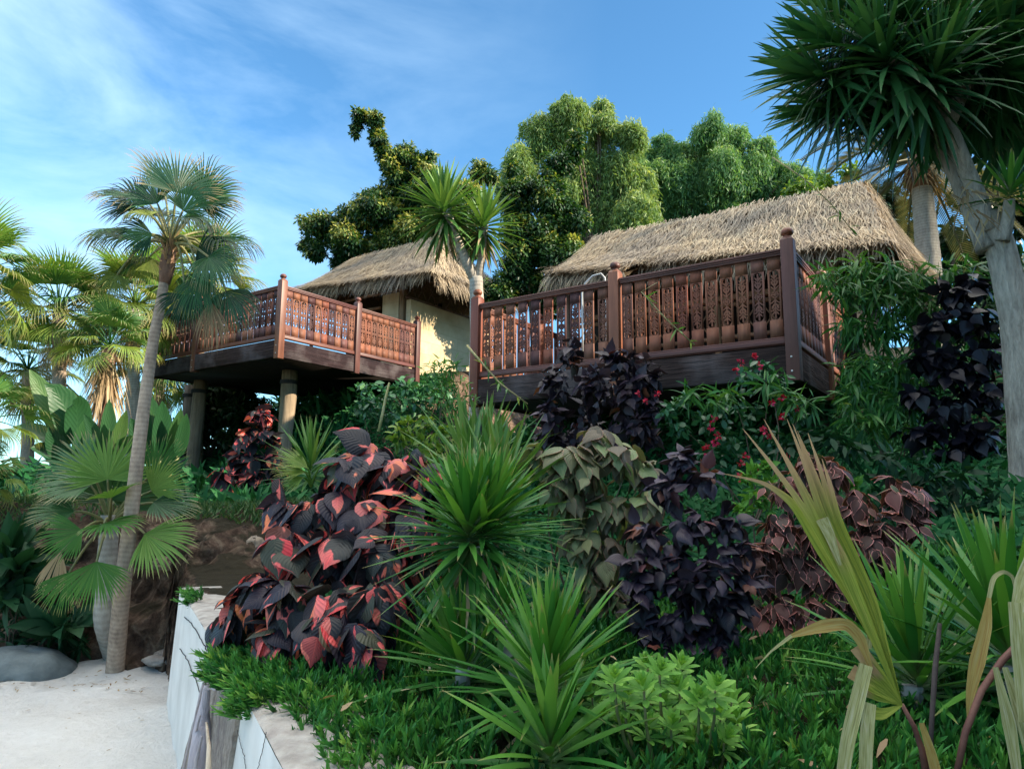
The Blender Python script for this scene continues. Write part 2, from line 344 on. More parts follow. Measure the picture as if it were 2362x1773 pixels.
M['pink_leaf'] = leafmat('pink_edged_copperleaf', [(0, (.045, .028, .022)), (.5, (.11, .045, .036)), (.85, (.2, .075, .062)), (1, (.07, .1, .045))], .2, .45, .35, vein=.3, edge=((.66, .25, .22), .86))
M['purple_leaf'] = leafmat('purple_black_leaf', [(0, (.014, .009, .017)), (.5, (.038, .024, .042)), (.88, (.07, .048, .07)), (.96, (.17, .045, .04)), (1, (.22, .08, .05))], .12, .4, .45, vein=.5)
M['black_leaf'] = leafmat('black_violet_leaf', [(0, (.006, .005, .01)), (.7, (.013, .011, .02)), (1, (.03, .025, .04))], .1, .4, .4)
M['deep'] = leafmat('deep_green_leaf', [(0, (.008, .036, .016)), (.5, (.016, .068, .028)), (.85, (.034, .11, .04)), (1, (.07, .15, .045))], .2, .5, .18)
M['glossy'] = leafmat('glossy_green_leaf', [(0, (.016, .085, .034)), (.6, (.04, .15, .055)), (1, (.1, .23, .07))], .2, .35, .5)
M['lime'] = leafmat('yellow_green_leaf', [(0, (.04, .12, .015)), (.5, (.17, .29, .03)), (1, (.4, .46, .06))], .3, .42, .4)
M['bright'] = leafmat('bright_green_leaf', [(0, (.07, .22, .03)), (.6, (.17, .38, .06)), (1, (.28, .5, .1))], .25, .42, .25, vein=.3)
M['bamboo'] = leafmat('bamboo_leaf', [(0, (.02, .1, .022)), (.5, (.06, .2, .04)), (.85, (.15, .31, .065)), (1, (.33, .44, .12))], .3, .42, .4)
M['culm'] = plainmat('bamboo_culm', (.3, .24, .09), (.45, .38, .17), 10, .45, .4)
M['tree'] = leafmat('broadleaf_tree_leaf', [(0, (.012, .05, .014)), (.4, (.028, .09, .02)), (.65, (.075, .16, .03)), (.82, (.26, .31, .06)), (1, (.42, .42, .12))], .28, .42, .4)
M['tree_dark'] = leafmat('dark_tree_leaf', [(0, (.008, .034, .012)), (.5, (.018, .062, .018)), (.9, (.05, .11, .026)), (1, (.16, .2, .05))], .22, .42, .4)
M['pepper'] = leafmat('weeping_leaf', [(0, (.06, .15, .045)), (.5, (.17, .28, .085)), (1, (.42, .48, .19))], .42, .5, .3)
M['pepper2'] = leafmat('weeping_leaf_dark', [(0, (.045, .15, .06)), (.6, (.12, .26, .09)), (1, (.3, .42, .15))], .4, .5, .3)
M['banana'] = leafmat('banana_leaf', [(0, (.014, .07, .03)), (.6, (.035, .11, .04)), (1, (.09, .17, .05))], .3, .4, .4, vein=.35)
M['date'] = leafmat('date_palm_leaflet', [(0, (.06, .075, .05)), (.6, (.12, .13, .075)), (1, (.22, .19, .11))], .25, .5, .3)
M['flower'] = leafmat('red_bract', [(0, (.35, .012, .03)), (.6, (.55, .02, .05)), (1, (.5, .02, .12))], .3, .5, .3)
M['tan'] = leafmat('tan_dead_blade', [(0, (.2, .17, .12)), (.6, (.36, .3, .21)), (1, (.5, .42, .28))], .15, .6, .3)
def streakmat(name, cols, transl=.15, tip=None):
    m, nt = newmat(name); uv = nt.nodes.new('ShaderNodeUVMap'); at = ND(nt, 'Attribute', {'attribute_name': 'rnd'})
    mp = ND(nt, 'Mapping', Vector=uv.outputs[0]); mp.inputs['Scale'].default_value = (9., 1.1, 1.)
    va = ND(nt, 'VectorMath', {'operation': 'ADD'}, i0=mp.outputs[0], i1=mth(nt, 'MULTIPLY', at.outputs['Fac'], 37.))
    n1 = ND(nt, 'TexNoise', Vector=va.outputs[0], Scale=1.6, Detail=6., Roughness=.65).outputs[0]
    n2 = ND(nt, 'TexNoise', Vector=uv.outputs[0], Scale=3.5, Detail=4.).outputs[0]
    c = ramp(nt, mth(nt, 'ADD', mth(nt, 'MULTIPLY', n1, .6), mth(nt, 'MULTIPLY', n2, .4)), cols)
    if tip: c = mixc(nt, ramp(nt, mth(nt, 'ADD', ND(nt, 'SeparateXYZ', i0=uv.outputs[0]).outputs[1], mth(nt, 'MULTIPLY', n1, .25)), [(tip[1], (0, 0, 0)), (tip[1] + .22, (1, 1, 1))]), c, mixc(nt, n2, tip[0], (.6, .42, .2)))
    finish(nt, c, .6, .3, n1, .5, .004, transl, c); return m
M['tan'] = streakmat('tan_dead_blade', [(.34, (.14, .12, .05)), (.46, (.34, .33, .12)), (.56, (.46, .43, .22)), (.68, (.58, .55, .46))])
M['orange_blade'] = streakmat('orange_yellow_blade', [(.34, (.3, .13, .04)), (.5, (.42, .3, .08)), (.66, (.4, .34, .16))], .25)
M['broken'] = streakmat('broken_frond', [(.32, (.1, .16, .02)), (.45, (.25, .32, .04)), (.58, (.42, .45, .07)), (.7, (.5, .4, .14))], .3, ((.42, .24, .12), .7))
M['stalk'] = plainmat('red_brown_stalk', (.09, .035, .03), (.2, .09, .06), 14, .6, .3)
M['dark_stalk'] = plainmat('dark_brown_stalk', (.03, .022, .02), (.12, .085, .075), 14, .7, .25)

# ------------------------------------------------------------------ ground heights
def wall_d(x, y): return (x + .6) * .88 + (y - 2) * .47
def ground(x, y):
    x = np.asarray(x, float); y = np.asarray(y, float)
    d = wall_d(x, y); u = UU[0] * x + UU[1] * y; v = VV[0] * x + VV[1] * y
    k = sst(6.75, 8.05, y + .35 * fbm(x * .9, y * .5 + 9))
    bank = .86 + .045 * np.clip(d, 0, 7) + .2 * np.clip(d - 2.3, 0, 4) + .52 * k * sst(1.2, -1.6, x)
    low = -.3 + k * 1.78
    z = low + (bank - low) * sst(.0, .12, d)
    z = np.where((d < 0) & (y < 5.2), -.3, z)
    z = z + 2.1 * sst(8.8, 12.4, u) * sst(9.4, 11.4, v) * (1 - sst(16.5, 19.5, v)) + 1.3 * sst(8.2, 10.6, u) * (1 - sst(6.2, 7.6, v)) + .9 * sst(10, 14, u) * sst(6.2, 7.6, v) * (1 - sst(7.8, 9.3, v))
    z = z + .22 * np.clip(u - 13, 0, 30) * (1 - sst(15, 19, v))
    return z
def bumpy(x, y): return ground(x, y) + .05 * fbm(np.asarray(x) * 2.2, np.asarray(y) * 2.2)
def gz(x, y): return float(bumpy(x, y))

def terrain():
    mb = MB()
    xs = np.concatenate([np.arange(-40, -9, 1.2), np.arange(-9, -5, .1), np.arange(-5, -1.2, .045), np.arange(-1.2, 6, .1), np.arange(6, 45, 1.2)])
    ys = np.concatenate([np.arange(-3, 6.6, .1), np.arange(6.6, 8.8, .035), np.arange(8.8, 11, .1), np.arange(11, 20, .3), np.arange(20, 60, 1.5)])
    X, Y = np.meshgrid(xs, ys, indexing='xy'); Z = bumpy(X, Y)
    rough = sst(6.6, 7.0, Y) * (1 - sst(8.1, 8.7, Y)) * sst(.6, -1., X)
    lump = np.abs(fbm(X * 2.3, Z * 2.6 + 5, 6)); Yd = Y - rough * (.55 * lump - .12) + rough * .12 * fbm(X * 9, Z * 9); Z = Z + rough * .14 * fbm(X * 5 + 3, Y * 5, 5)
    mb.grid(np.stack([X, Yd, Z], -1))
    tag(mb.build('hillside', M['earth'], smooth=True), kind='structure')
    mb = MB(); xs = np.arange(-16, 2.6, .08); ys = np.arange(-4, 8.4, .08); X, Y = np.meshgrid(xs, ys, indexing='xy')
    Z = .05 * fbm(X * 1.1, Y * 1.1) + .035 * fbm(X * 5, Y * 5, 3) - .022 * sst(.12, .3, fbm(X * 3.1 + 20, Y * 2.3, 2)) + .01 * sst(6.3, 7, Y)
    mb.grid(np.stack([X, Y, Z], -1)); tag(mb.build('sand', M['sand'], smooth=True), kind='structure')
    mb = MB(); a = np.linspace(0, 2 * math.pi, 65); rr = np.array([0, 6, 15, 30, 60, 150, 400, 1200.])
    mb.grid(np.stack([np.outer(rr, np.cos(a)), np.outer(rr, np.sin(a)), np.full((8, 65), -.45)], -1)[:, ::-1])
    tag(mb.build('ground', M['hill']), kind='structure')
    # unseen steep hill added right of the beach, outside the picture, to shade the planting
    mb = MB(); xs = np.arange(4.5, 34, .5); ys = np.arange(-26, 6.6, .5); X, Y = np.meshgrid(xs, ys, indexing='xy')
    hgt = 12.5 * sst(5.2, 11.5, X + .8 * fbm(X * .3, Y * .4)) * sst(4.6, 1.6, Y - .12 * (X - 8) + 1.3 * fbm(X * .5, Y * .7)) * sst(-26, -18, Y)
    Z = -.3 + hgt + .9 * fbm(X * .8, Y * .8) * sst(0, 2, hgt)
    mb.grid(np.stack([X, Y, Z], -1)); tag(mb.build('shade_hill', M['hill'], smooth=True), kind='structure')
terrain()

# ------------------------------------------------------------------ decks
def baluster_mesh(hgt):
    W, c0, c1, hw, c = .132, .2, .74, .047, .0042
    xs = np.arange(-.0504, .0505, c); nx = len(xs) - 1
    zs = np.arange(c0 - .004, c1 + .004, c); nz = len(zs) - 1
    X, Z = np.meshgrid((xs[:-1] + xs[1:]) / 2, (zs[:-1] + zs[1:]) / 2, indexing='ij')
    mid = (c0 + c1) / 2; half = (c1 - c0) / 2; zz = np.abs(Z - mid); ax = np.abs(X)
    cap = np.hypot(ax, np.maximum(zz - (half - hw), 0)) > hw
    inner = np.hypot(ax, np.maximum(zz - (half - hw), 0)) < hw - .0085
    r = np.hypot(X, Z - mid); th = np.arctan2(Z - mid, X); orn = np.abs(r - .034) < .0052
    orn |= (r < .03 * np.abs(np.cos(3 * th)) ** .7) & (r > .0045) | (r < .008)
    def ell(cx, cz, a, b, ang):
        dx = ax - cx; dz = zz - cz; ca, sa = math.cos(ang), math.sin(ang)
        return ((dx * ca + dz * sa) / a) ** 2 + ((-dx * sa + dz * ca) / b) ** 2 < 1
    for e in ((0, .07, .009, .034, 0), (.018, .072, .0075, .028, -.8), (0, .13, .0095, .034, 0), (.02, .118, .0085, .03, -.62), (.017, .16, .008, .026, -.55), (.03, .145, .007, .018, -.95),
              (0, .195, .0095, .034, 0), (.018, .2, .008, .024, -.65), (0, .24, .0085, .024, 0)):
        orn |= ell(*e)
    orn &= inner
    for z_ in (0, .09, .175): orn |= (np.abs(zz - z_) < .0045) & (ax > .03)
    solid = cap | orn
    mb = MB(); t = .011
    x0, x1, z0, z1 = xs[0], xs[-1], zs[0], zs[-1]
    for lo, hi in (((-W / 2, -t, 0), (W / 2, t, z0)), ((-W / 2, -t, z1), (W / 2, t, hgt)), ((-W / 2, -t, z0), (x0, t, z1)), ((x1, -t, z0), (W / 2, t, z1))): mb.box(lo, hi)
    I, J = np.nonzero(solid); a, b, c_, d = xs[I], xs[I + 1], zs[J], zs[J + 1]
    def quads(p):
        n = len(p[0][0]); V = np.stack([np.stack(np.broadcast_arrays(*q), -1) for q in p], 1).reshape(-1, 3)
        mb.add(V, [np.arange(4 * n).reshape(-1, 4)])
    quads([(a, -t, c_), (b, -t, c_), (b, -t, d), (a, -t, d)]); quads([(a, t, d), (b, t, d), (b, t, c_), (a, t, c_)])
    P = np.pad(solid, 1, constant_values=True)
    def side(mask, f):
        i, j = np.nonzero(mask)
        if len(i): quads(f(xs[i], xs[i + 1], zs[j], zs[j + 1]))
    side(solid & ~P[2:, 1:-1], lambda a, b, c, d: [(b, -t, c), (b, t, c), (b, t, d), (b, -t, d)])
    side(solid & ~P[:-2, 1:-1], lambda a, b, c, d: [(a, t, c), (a, -t, c), (a, -t, d), (a, t, d)])
    side(solid & ~P[1:-1, 2:], lambda a, b, c, d: [(a, -t, d), (b, -t, d), (b, t, d), (a, t, d)])
    side(solid & ~P[1:-1, :-2], lambda a, b, c, d: [(a, t, c), (b, t, c), (b, -t, c), (a, -t, c)])
    return mb
BAL = baluster_mesh(.885)
_bal = None
def deck(name, label, cu, cv, z, du, dv, runs, bw=1.):
    """local axes: x runs back along u, y runs along v, z=0 at the foot of the rails"""
    global _bal
    t = thing(name, label, 'deck', UV(cu, cv, z), YAW)
    B = lambda mb, n, m, **k: mb.build(n, m, t, world=False, **k)
    mb = MB(); y = .05
    while y < dv - .19:
        mb.box((.058, y, -.125 + R.random() * .004), (du, y + .135, -.088)); y += .142
    B(mb, 'floor', M['plank'], bevel=.004)
    for y0, y1 in ((-.03, .04), (dv - .04, dv + .03)):
        mb = MB().box((.06, y0, -.4), (du, y1, -.06)); B(mb, 'beam', M['beam_u'], bevel=.012)
    for x0, x1, h in ((-.05, .055, -.4), (du - .1, du, -.401)):
        mb = MB().box((x0, -.02, h), (x1, dv + .02, -.06 if x0 < 0 else -.13)); B(mb, 'beam', M['beam_v'], bevel=.012)
    for k in range(1, 6):
        x = du * k / 6; B(MB().box((x - .04, .05, -.36), (x + .04, dv - .05, -.129)), 'joist', M['beam_v'])
    B(MB().box((.06, .05, -.372), (du - .11, dv - .05, -.362)), 'soffit', M['shade_in'])  # closing sheet with the under-deck shade painted into its colour
    posts = set(); pm = None
    for axis, fixed, stops, nb in runs:
        for k, s in enumerate(stops):
            posts.add((round(s, 3), fixed) if axis == 'u' else (fixed, round(s, 3)))
        for k in range(len(stops) - 1):
            a, b = stops[k] + .07, stops[k + 1] - .07
            hm, bm = MB(), MB()
            def seg(m, w, z0, z1):
                m.box((a, fixed - w, z0), (b, fixed + w, z1)) if axis == 'u' else m.box((fixed - w, a, z0), (fixed + w, b, z1))
            seg(hm, .05, .972, 1.); seg(hm, .034, .93, .9725); seg(hm, .042, .951, .9722)
            seg(bm, .036, -.03, .026); seg(bm, .028, .0255, .047)
            mt = M['red_rail_u'] if axis == 'u' else M['red_rail_v']
            B(hm, 'handrail', mt, bevel=.006); B(bm, 'bottom_rail', mt, bevel=.006)
            n = nb[k]
            for i in range(n):
                p = a + (b - a) * (i + .5) / n
                if _bal is None: o = _bal = BAL.build('baluster', M['red_board'], t, world=False)
                else: o = _bal.copy(); COL.objects.link(o); o.parent = t
                o.location = (p, fixed, .045) if axis == 'u' else (fixed, p, .045)
                o.scale = (bw, 1, 1); o.rotation_euler = (0, 0, (0 if axis == 'u' else math.pi / 2) + random.uniform(-.03, .03))
    h = .067
    for (px, py) in sorted(posts):
        mb = MB().box((px - h, py - h, -.43), (px + h, py + h, 1.085))
        c = h * .72
        mb.add([(px - h, py - h, 1.0851), (px + h, py - h, 1.0851), (px + h, py + h, 1.0851), (px - h, py + h, 1.0851), (px - c, py - c, 1.118), (px + c, py - c, 1.118), (px + c, py + c, 1.118), (px - c, py + c, 1.118)],
               [[(4, 5, 6, 7), (0, 1, 5, 4), (1, 2, 6, 5), (2, 3, 7, 6), (3, 0, 4, 7)]])
        po = B(mb, 'post', M['red_wood'], bevel=.005)
        pr = [(.046, 1.117), (.046, 1.126), (.034, 1.134), (.034, 1.142), (.05, 1.148), (.061, 1.163), (.064, 1.18), (.056, 1.203), (.038, 1.22), (.015, 1.228), (.001, 1.229)]
        f = MB().lathe(pr, 18, (px, py, 0)); fo = f.build('finial', M['red_wood'], po, smooth=True, world=False)
        for zz in (-.18, -.33):
            f = MB().tube([(px - h - .004, py + .01, zz), (px - h + .01, py + .01, zz)], .011, 8); f.build('bolt', M['steel'], po, world=False)
    return t
DL = deck('timber_deck', 'upper timber deck on round log columns, wrapped by carved railing, at the left hut', 8.24, 11.07, 4.56, 3.8, 4.45,
     [('u', 0., [0, 1.93, 3.8], [10, 10]), ('v', 0., [0, 2.78, 4.45], [14, 8])], 1.2)
DR = deck('timber_deck', 'nearer timber deck with carved red railing behind the dark purple bushes', 7.57, 1.69, 3.23, 3.4, 4.15,
     [('v', 0., [0, 2.03, 4.15], [11, 10]), ('u', 0., [0, 1.7, 3.4], [9, 9]), ('u', 4.15, [0, 1.6, 3.2], [8, 8])])

def log_column(px, py, top, label, r):
    p = Az(px, py, top); x, y = p[0], p[1]; z0 = gz(x, y) - .15
    t = thing('log_column', label, 'column', (x, y, z0), 0, 'log columns under the left deck')
    zs = np.linspace(z0, top, 14); P = np.stack([x + .015 * np.sin(zs * 2), y + 0 * zs, zs], -1)
    MB().tube(P, r * (1 + .05 * np.sin(zs * 3 + px)), 20, wob=.05).build('log', M['post_wood'], t, smooth=True)
    for zb in (top - .28, z0 + .55):
        m = MB()
        for k in range(3):
            a = np.linspace(0, 2 * math.pi, 25); m.tube(np.stack([x + (r + .012) * np.cos(a), y + (r + .012) * np.sin(a), zb + .028 * k + 0 * a], -1), .016, 6, cap=False)
        m.build('rope_binding', M['rope'], t, smooth=True)
log_column(625, 800, 4.17, 'round log column with rope bindings under the front corner of the upper deck', .155)
log_column(432, 822, 4.17, 'dark log column with rope bindings under the left end of the upper deck', .15)
log_column(411, 832, 4.17, 'pale log column partly hidden behind the dark one under the upper deck', .13)

# ------------------------------------------------------------------ thatched huts
def patch_pts(e0, e1, r0, r1, s, t, flare):
    e = e0 + (e1 - e0) * s[..., None]; r = r0 + (r1 - r0) * s[..., None]
    p = e + (r - e) * t[..., None]
    return p - ZZ * (flare * 4 * t * (1 - t) * (1.15 - .5 * t))[..., None]
def thatch(t, name, patches, n_per=520, ln=.42, flare=.12, fringe=150, seed=0):
    base = MB(); st = MB(); fr = MB()
    for (e0, e1, r0, r1) in patches:
        e0, e1, r0, r1 = map(np.array, (e0, e1, r0, r1))
        s, q = np.meshgrid(np.linspace(0, 1, 26), np.linspace(0, 1, 16), indexing='ij')
        P = patch_pts(e0, e1, r0, r1, s, q, flare); P = P + ZZ * (.05 * fbm(s * 9 + e0[0], q * 6 + 2))[..., None]
        base.grid(P - ZZ * .03); base.grid(P[::-1] - ZZ * .13)
        rim = np.stack([P[:, 0] - ZZ * .03, P[:, 0] - ZZ * .13]); base.grid(rim)
        area = (np.linalg.norm(e1 - e0) + np.linalg.norm(r1 - r0)) / 2 * np.linalg.norm((r0 + r1 - e0 - e1) / 2)
        n = int(area * n_per * 1.9); ss = R.random(n); le = np.linalg.norm(e1 - e0); lr = np.linalg.norm(r1 - r0)
        tt = R.random(n); keep = R.random(n) < (le + (lr - le) * tt) / max(le, lr); ss, tt = ss[keep], tt[keep]; n = len(ss)
        rows = 11.; n_mul = 1; tt = np.clip((np.floor(tt * rows) + R.random(n) ** 1.8) / rows, 0, 1)
        p = patch_pts(e0, e1, r0, r1, ss, tt, flare); p2 = patch_pts(e0, e1, r0, r1, ss, tt - .05, flare)
        ds = nrm(p2 - p); al = nrm(e1 - e0); nn = np.cross(np.broadcast_to(al, ds.shape), ds); nn *= np.sign(nn[:, 2:3] + 1e-9)
        p = p + ZZ * (.05 * fbm(ss * 9 + e0[0], tt * 6 + 2))[:, None] + nn * (R.random(n) * .05)[:, None]
        d = ds + al * (R.normal(0, .2, n))[:, None] + nn * (R.normal(.05, .07, n))[:, None]
        st.blades(p, d, nn, ln * R.uniform(.5, 1.1, n), R.uniform(.008, .019, n), R.uniform(.05, .35, n), (1, .9, .6, .1), rnd=np.clip(R.normal(.52, .24, n), 0, 1), across=1)
        m = int(le * fringe); ss = R.random(m); p = patch_pts(e0, e1, r0, r1, ss, R.random(m) * .12, flare)
        lump = 1 + .5 * fbm(ss * le * 1.7 + e0[1], 0 * ss + 3)
        out = -np.cross(ZZ, al); mid = (r0 + r1 - e0 - e1) / 2; out = out * -np.sign(out @ mid)
        d = out * R.uniform(.3, .8, m)[:, None] + al * R.normal(0, .28, m)[:, None] - ZZ * R.uniform(.3, .9, m)[:, None]
        fr.blades(p - ZZ * (R.random(m) * .1)[:, None], d, out + ZZ, ln * R.uniform(.7, 1.35, m) * lump, R.uniform(.012, .026, m), R.uniform(.8, 2.4, m), (1, 1, .8, .5, .1), rnd=np.clip(R.normal(.42, .25, m), 0, 1), across=1)
    ro = base.build('roof', M['thatch_base'], t, smooth=True)
    tag(st.build('thatch', M['thatch'], t), kind=None); fr.build('eave_fringe', M['thatch'], t)
    return ro
def wall_box(t, name, mat, u0, u1, v0, v1, z0, z1, bevel=.006):
    c = [UV(u, v, z) for z in (z0, z1) for (u, v) in ((u0, v0), (u1, v0), (u1, v1), (u0, v1))]
    return MB().add(c, [[(0, 3, 2, 1), (4, 5, 6, 7), (0, 1, 5, 4), (1, 2, 6, 5), (2, 3, 7, 6), (3, 0, 4, 7)]]).build(name, mat, t, bevel=bevel)
def lattice(t, a, b, z0, z1, n):
    m = MB(); a = np.array(a); b = np.array(b); h = z1 - z0
    for k in range(n):
        p = a + (b - a) * k / n; q = a + (b - a) * (k + 1) / n
        m.tube([p + ZZ * z0, q + ZZ * z1], .013, 5); m.tube([q + ZZ * z0, p + ZZ * z1], .013, 5)
    m.tube([a + ZZ * z0, b + ZZ * z0], .035, 8); m.tube([a + ZZ * z1, b + ZZ * z1], .035, 8)
    m.build('lattice', M['pole'], t, smooth=True)
# left hut
hl = thing('thatched_hut', 'smaller hut with a hipped thatched roof and cream wall behind the upper deck', 'hut', UV(13.8, 13., 4.4))
rid = (UV(13.6, 11.8, 8.42), UV(13.6, 15.1, 8.42))
fl, fr_, bl, br_ = UV(11.55, 15.15, 6.98), UV(11.5, 10.2, 6.62), UV(15.7, 15.3, 6.9), UV(15.7, 10.6, 6.95)
thatch(hl, 'roof', [(fl, fr_, rid[1], rid[0]), (fr_, br_, rid[0], rid[0] + .05), (br_, bl, rid[0], rid[1]), (bl, fl, rid[1], rid[1] + .05)], 500, .46, .1, 190)
wall_box(hl, 'wall', M['cream'], 12.15, 15.4, 11.4, 11.55, 4.2, 6.28)
wall_box(hl, 'wall', M['cream'], 15.25, 15.4, 11.56, 15., 4.2, 6.3)
wall_box(hl, 'wall', M['shade_in'], 13.4, 13.5, 11.56, 15., 4.2, 6.5)
wall_box(hl, 'pillar', M['cream'], 12.1, 12.3, 11.75, 12.3, 4.2, 6.5)
wall_box(hl, 'door_post', M['pole'], 12.08, 12.2, 11.58, 11.7, 4.2, 6.75)
for (u, v) in ((12.1, 14.9), (12.1, 10.75), (15.3, 10.8)):
    if v == 10.75: continue
    b0 = UV(u, v, 4.4); MB().tube([b0, b0 + ZZ * 2.4], .05, 10).build('pole', M['pole'], hl, smooth=True)
lattice(hl, UV(12.1, 11.5, 0), UV(15.4, 11.5, 0), 6.34, 6.95, 9)
lattice(hl, UV(12.1, 11.5, 0), UV(12.1, 15, 0), 6.55, 7.1, 10)
MB().tube([UV(12.12, 12.4, 6.2), UV(12.12, 15, 6.25)], .04, 8).build('rail_pole', M['pole'], hl, smooth=True)
# right hut
hr = thing('thatched_hut', 'larger long hut with a sunlit thatched roof behind the nearer deck', 'hut', UV(12, 4, 3.1))
rr = (UV(12, 1.46, 6.68), UV(12, 6.3, 6.74))
fr2, fl2, br2, bl2 = UV(10.0, .98, 4.95), UV(10.0, 6.15, 5.45), UV(13.4, .62, 5.25), UV(14, 6.6, 5.3)
thatch(hr, 'roof', [(fl2, fr2, rr[1], rr[0]), (fr2, br2, rr[0], rr[0] + .05), (br2, bl2, rr[0], rr[1]), (bl2, fl2, rr[1], rr[1] + .05)], 560, .42, .12, 170)
pm = MB()
fringe_a, fringe_b = Au(1188, 590, 9.4), Au(1345, 578, 9.4)
bk = fringe_b + UU * .6 + ZZ * .3; bk2 = fringe_a + UU * .6 + ZZ * .28
pt = thing('x', None, None)
bpy.data.objects.remove(pt)
ph = thing('porch_thatch', 'small ragged thatch canopy at the left end of the larger hut', 'thatch canopy', bk)
thatch(ph, 'roof', [(fringe_a, fringe_b, bk2, bk)], 700, .34, .02, 230)
for q in (fringe_a * .9 + fringe_b * .1 + UU * .35, fringe_a * .1 + fringe_b * .9 + UU * .35):
    q = np.array([q[0], q[1], 3.1]); MB().tube([q, q + ZZ * 1.85], .045, 10).build('pole', M['pole'], ph, smooth=True)
wall_box(hr, 'wall', M['shade_in'], 11.2, 11.3, 1.9, 6., 3.0, 5.2)
wall_box(hr, 'wall', M['shade_in'], 10.6, 13.2, 1.5, 1.65, 3.0, 5.0)
wall_box(hr, 'pillar', M['cream'], 10.35, 10.55, 1.7, 2.1, 3.0, 4.95)
wall_box(hr, 'beam', M['pole'], 10.3, 10.4, 1.5, 6., 4.55, 4.63)
for v in (3.4, 4.7, 6.):
    b0 = UV(10.4, v, 3.1); MB().tube([b0, b0 + ZZ * 1.95], .05, 10).build('pole', M['pole'], hr, smooth=True)
lattice(hr, UV(10.42, 1.7, 0), UV(10.42, 6, 0), 4.0, 4.5, 12)
# metal handrail of the plunge pool
pts = [Au(1258, 770, 8.7), Au(1258, 690, 8.7), Au(1257, 632, 8.7), Au(1264, 612, 8.7), Au(1280, 596, 8.7), Au(1298, 591, 8.7), Au(1306, 600, 8.75), Au(1309, 640, 8.8), Au(1309, 760, 8.85)]
tag(MB().tube(pts, .015, 10).build('pool_handrail', M['steel'], smooth=True), 'bent white metal pool handrail standing behind the nearer deck railing', 'handrail')

# ------------------------------------------------------------------ retaining wall
WB = .035   # batter of the wall face
def along(s, off=0, z=0):   # s metres along the wall face from its near point
    return np.array([-.6, 2., 0]) + s * np.array([-.47, .88, 0]) + off * np.array([.88, .47, 0]) + ZZ * z
def wall_piece(name, label, s0, s1, h0, h1, thick=.3):
    t = thing(name, label, 'wall', along((s0 + s1) / 2, .15, -.1))
    n = 24; s = np.linspace(s0, s1, n); h = h0 + (h1 - h0) * (s - s0) / (s1 - s0)
    face = MB(); cap = MB(); zf = np.linspace(-.15, 1, 10)
    P = np.stack([np.stack([along(a, -WB * (1 - q) + .004 * float(fbm(a * 3, q * 4)), -.15 + (hh + .15) * (q * 1.0)) for q in np.linspace(0, 1, 10)]) for a, hh in zip(s, h)])
    face.grid(P)
    for e, k in ((0, 1), (-1, -1)):
        E = np.stack([P[e], P[e] + np.array([.88, .47, 0]) * thick]); face.grid(E[::k])
    C = np.stack([P[:, -1] + ZZ * .001, P[:, -1] + np.array([.88, .47, 0]) * .03 + ZZ * .012, P[:, -1] + np.array([.88, .47, 0]) * thick + ZZ * .01], 1)
    C = C + ZZ * (.012 * fbm(s * 9, s * 2))[:, None, None]; cap.grid(C)
    face.build('plaster_face', M['white_wall'], t, smooth=True); cap.build('concrete_top', M['cap'], t, smooth=True)
    return t
w1 = wall_piece('retaining_wall', 'far stretch of white plastered retaining wall with two slanting cracks', 1.5, 4.25, .9, .86)
w2 = wall_piece('retaining_wall', 'near stretch of white retaining wall with a bare concrete top in the bottom foreground', -3.2, 1.497, .885, .9)
def Aw(x, y, off=-.04):
    r = ray(x, y); nn = np.array([.88, .47, 0]); return CAM + r * ((off + .88 * -.6 + .47 * 2) / (r @ nn))
def Af(x, y, proud=.003):
    off = -.05
    for _ in range(12): p = Aw(x, y, off); off = -WB * (1 - min(max(p[2], -.15), .9) / .9) - proud
    return Aw(x, y, off)
def crack(t, pts):
    pts = np.array(pts, float); k = np.linspace(0, len(pts) - 1, 22); q = np.stack([np.interp(k, np.arange(len(pts)), pts[:, j]) for j in range(2)], -1); q[1:-1] += R.normal(0, .9 if t == w1 else .5, (20, 2))
    MB().tube(np.stack([Af(*z) for z in q]), .0028 if t == w1 else .0011, 5).build('crack', M['crack'], t)
crack(w1, [(398, 1332), (410, 1343), (422, 1358), (434, 1380), (445, 1400), (453, 1415)]); crack(w1, [(388, 1400), (398, 1413), (408, 1433), (418, 1458), (429, 1485), (434, 1510)])
crack(w2, [(575, 1580), (569, 1610), (563, 1636), (556, 1660)]); crack(w2, [(512, 1575), (519, 1600), (527, 1632), (531, 1660)])
# weathered slab leaning on the face between the white stretches
sl = thing('weathered_slab', 'brown weathered slab leaning on the wall between its two white stretches', 'slab', along(1.4, 0, -.1))
TL, BL, TR, BR_ = Af(465, 1380, .006), Af(384, 1690, .012), Af(521, 1512, .006), Af(489, 1690, .012)
p, q = np.meshgrid(np.linspace(0, 1, 30), np.linspace(0, 1, 40), indexing='ij')
G = (TL + (TR - TL) * p[..., None]) * (1 - q[..., None]) + (BL + (BR_ - BL) * p[..., None]) * q[..., None]
nw = np.array([-.88, -.47, 0]); G = G + nw * (.006 * fbm(p * 7, q * 11, 5) + .006)[..., None]
m = MB().grid(G); edge = np.concatenate([G[0, ::-1], G[:, 0], G[-1]]); m.grid(np.stack([edge, edge - nw * .03], 0)); m.build('slab_face', M['slab'], sl, smooth=True)
MB().tube(np.stack([Af(x, y, .02) for x, y in ((466, 1380), (455, 1416), (447, 1455), (436, 1490), (415, 1580), (390, 1690))]), [.004, .007, .006, .008, .008, .009], 8, wob=.6).build('slab_edge', M['drift'], sl, smooth=True)
dw = thing('driftwood_trunk', 'bleached driftwood trunk standing against the weathered slab', 'driftwood', along(1.9, -.3, 0))
D_ = [((447, 1478), 8), ((446, 1492), 13), ((443, 1515), 14), ((438, 1545), 20), ((436, 1580), 27), ((434, 1620), 31), ((425, 1690), 34)]
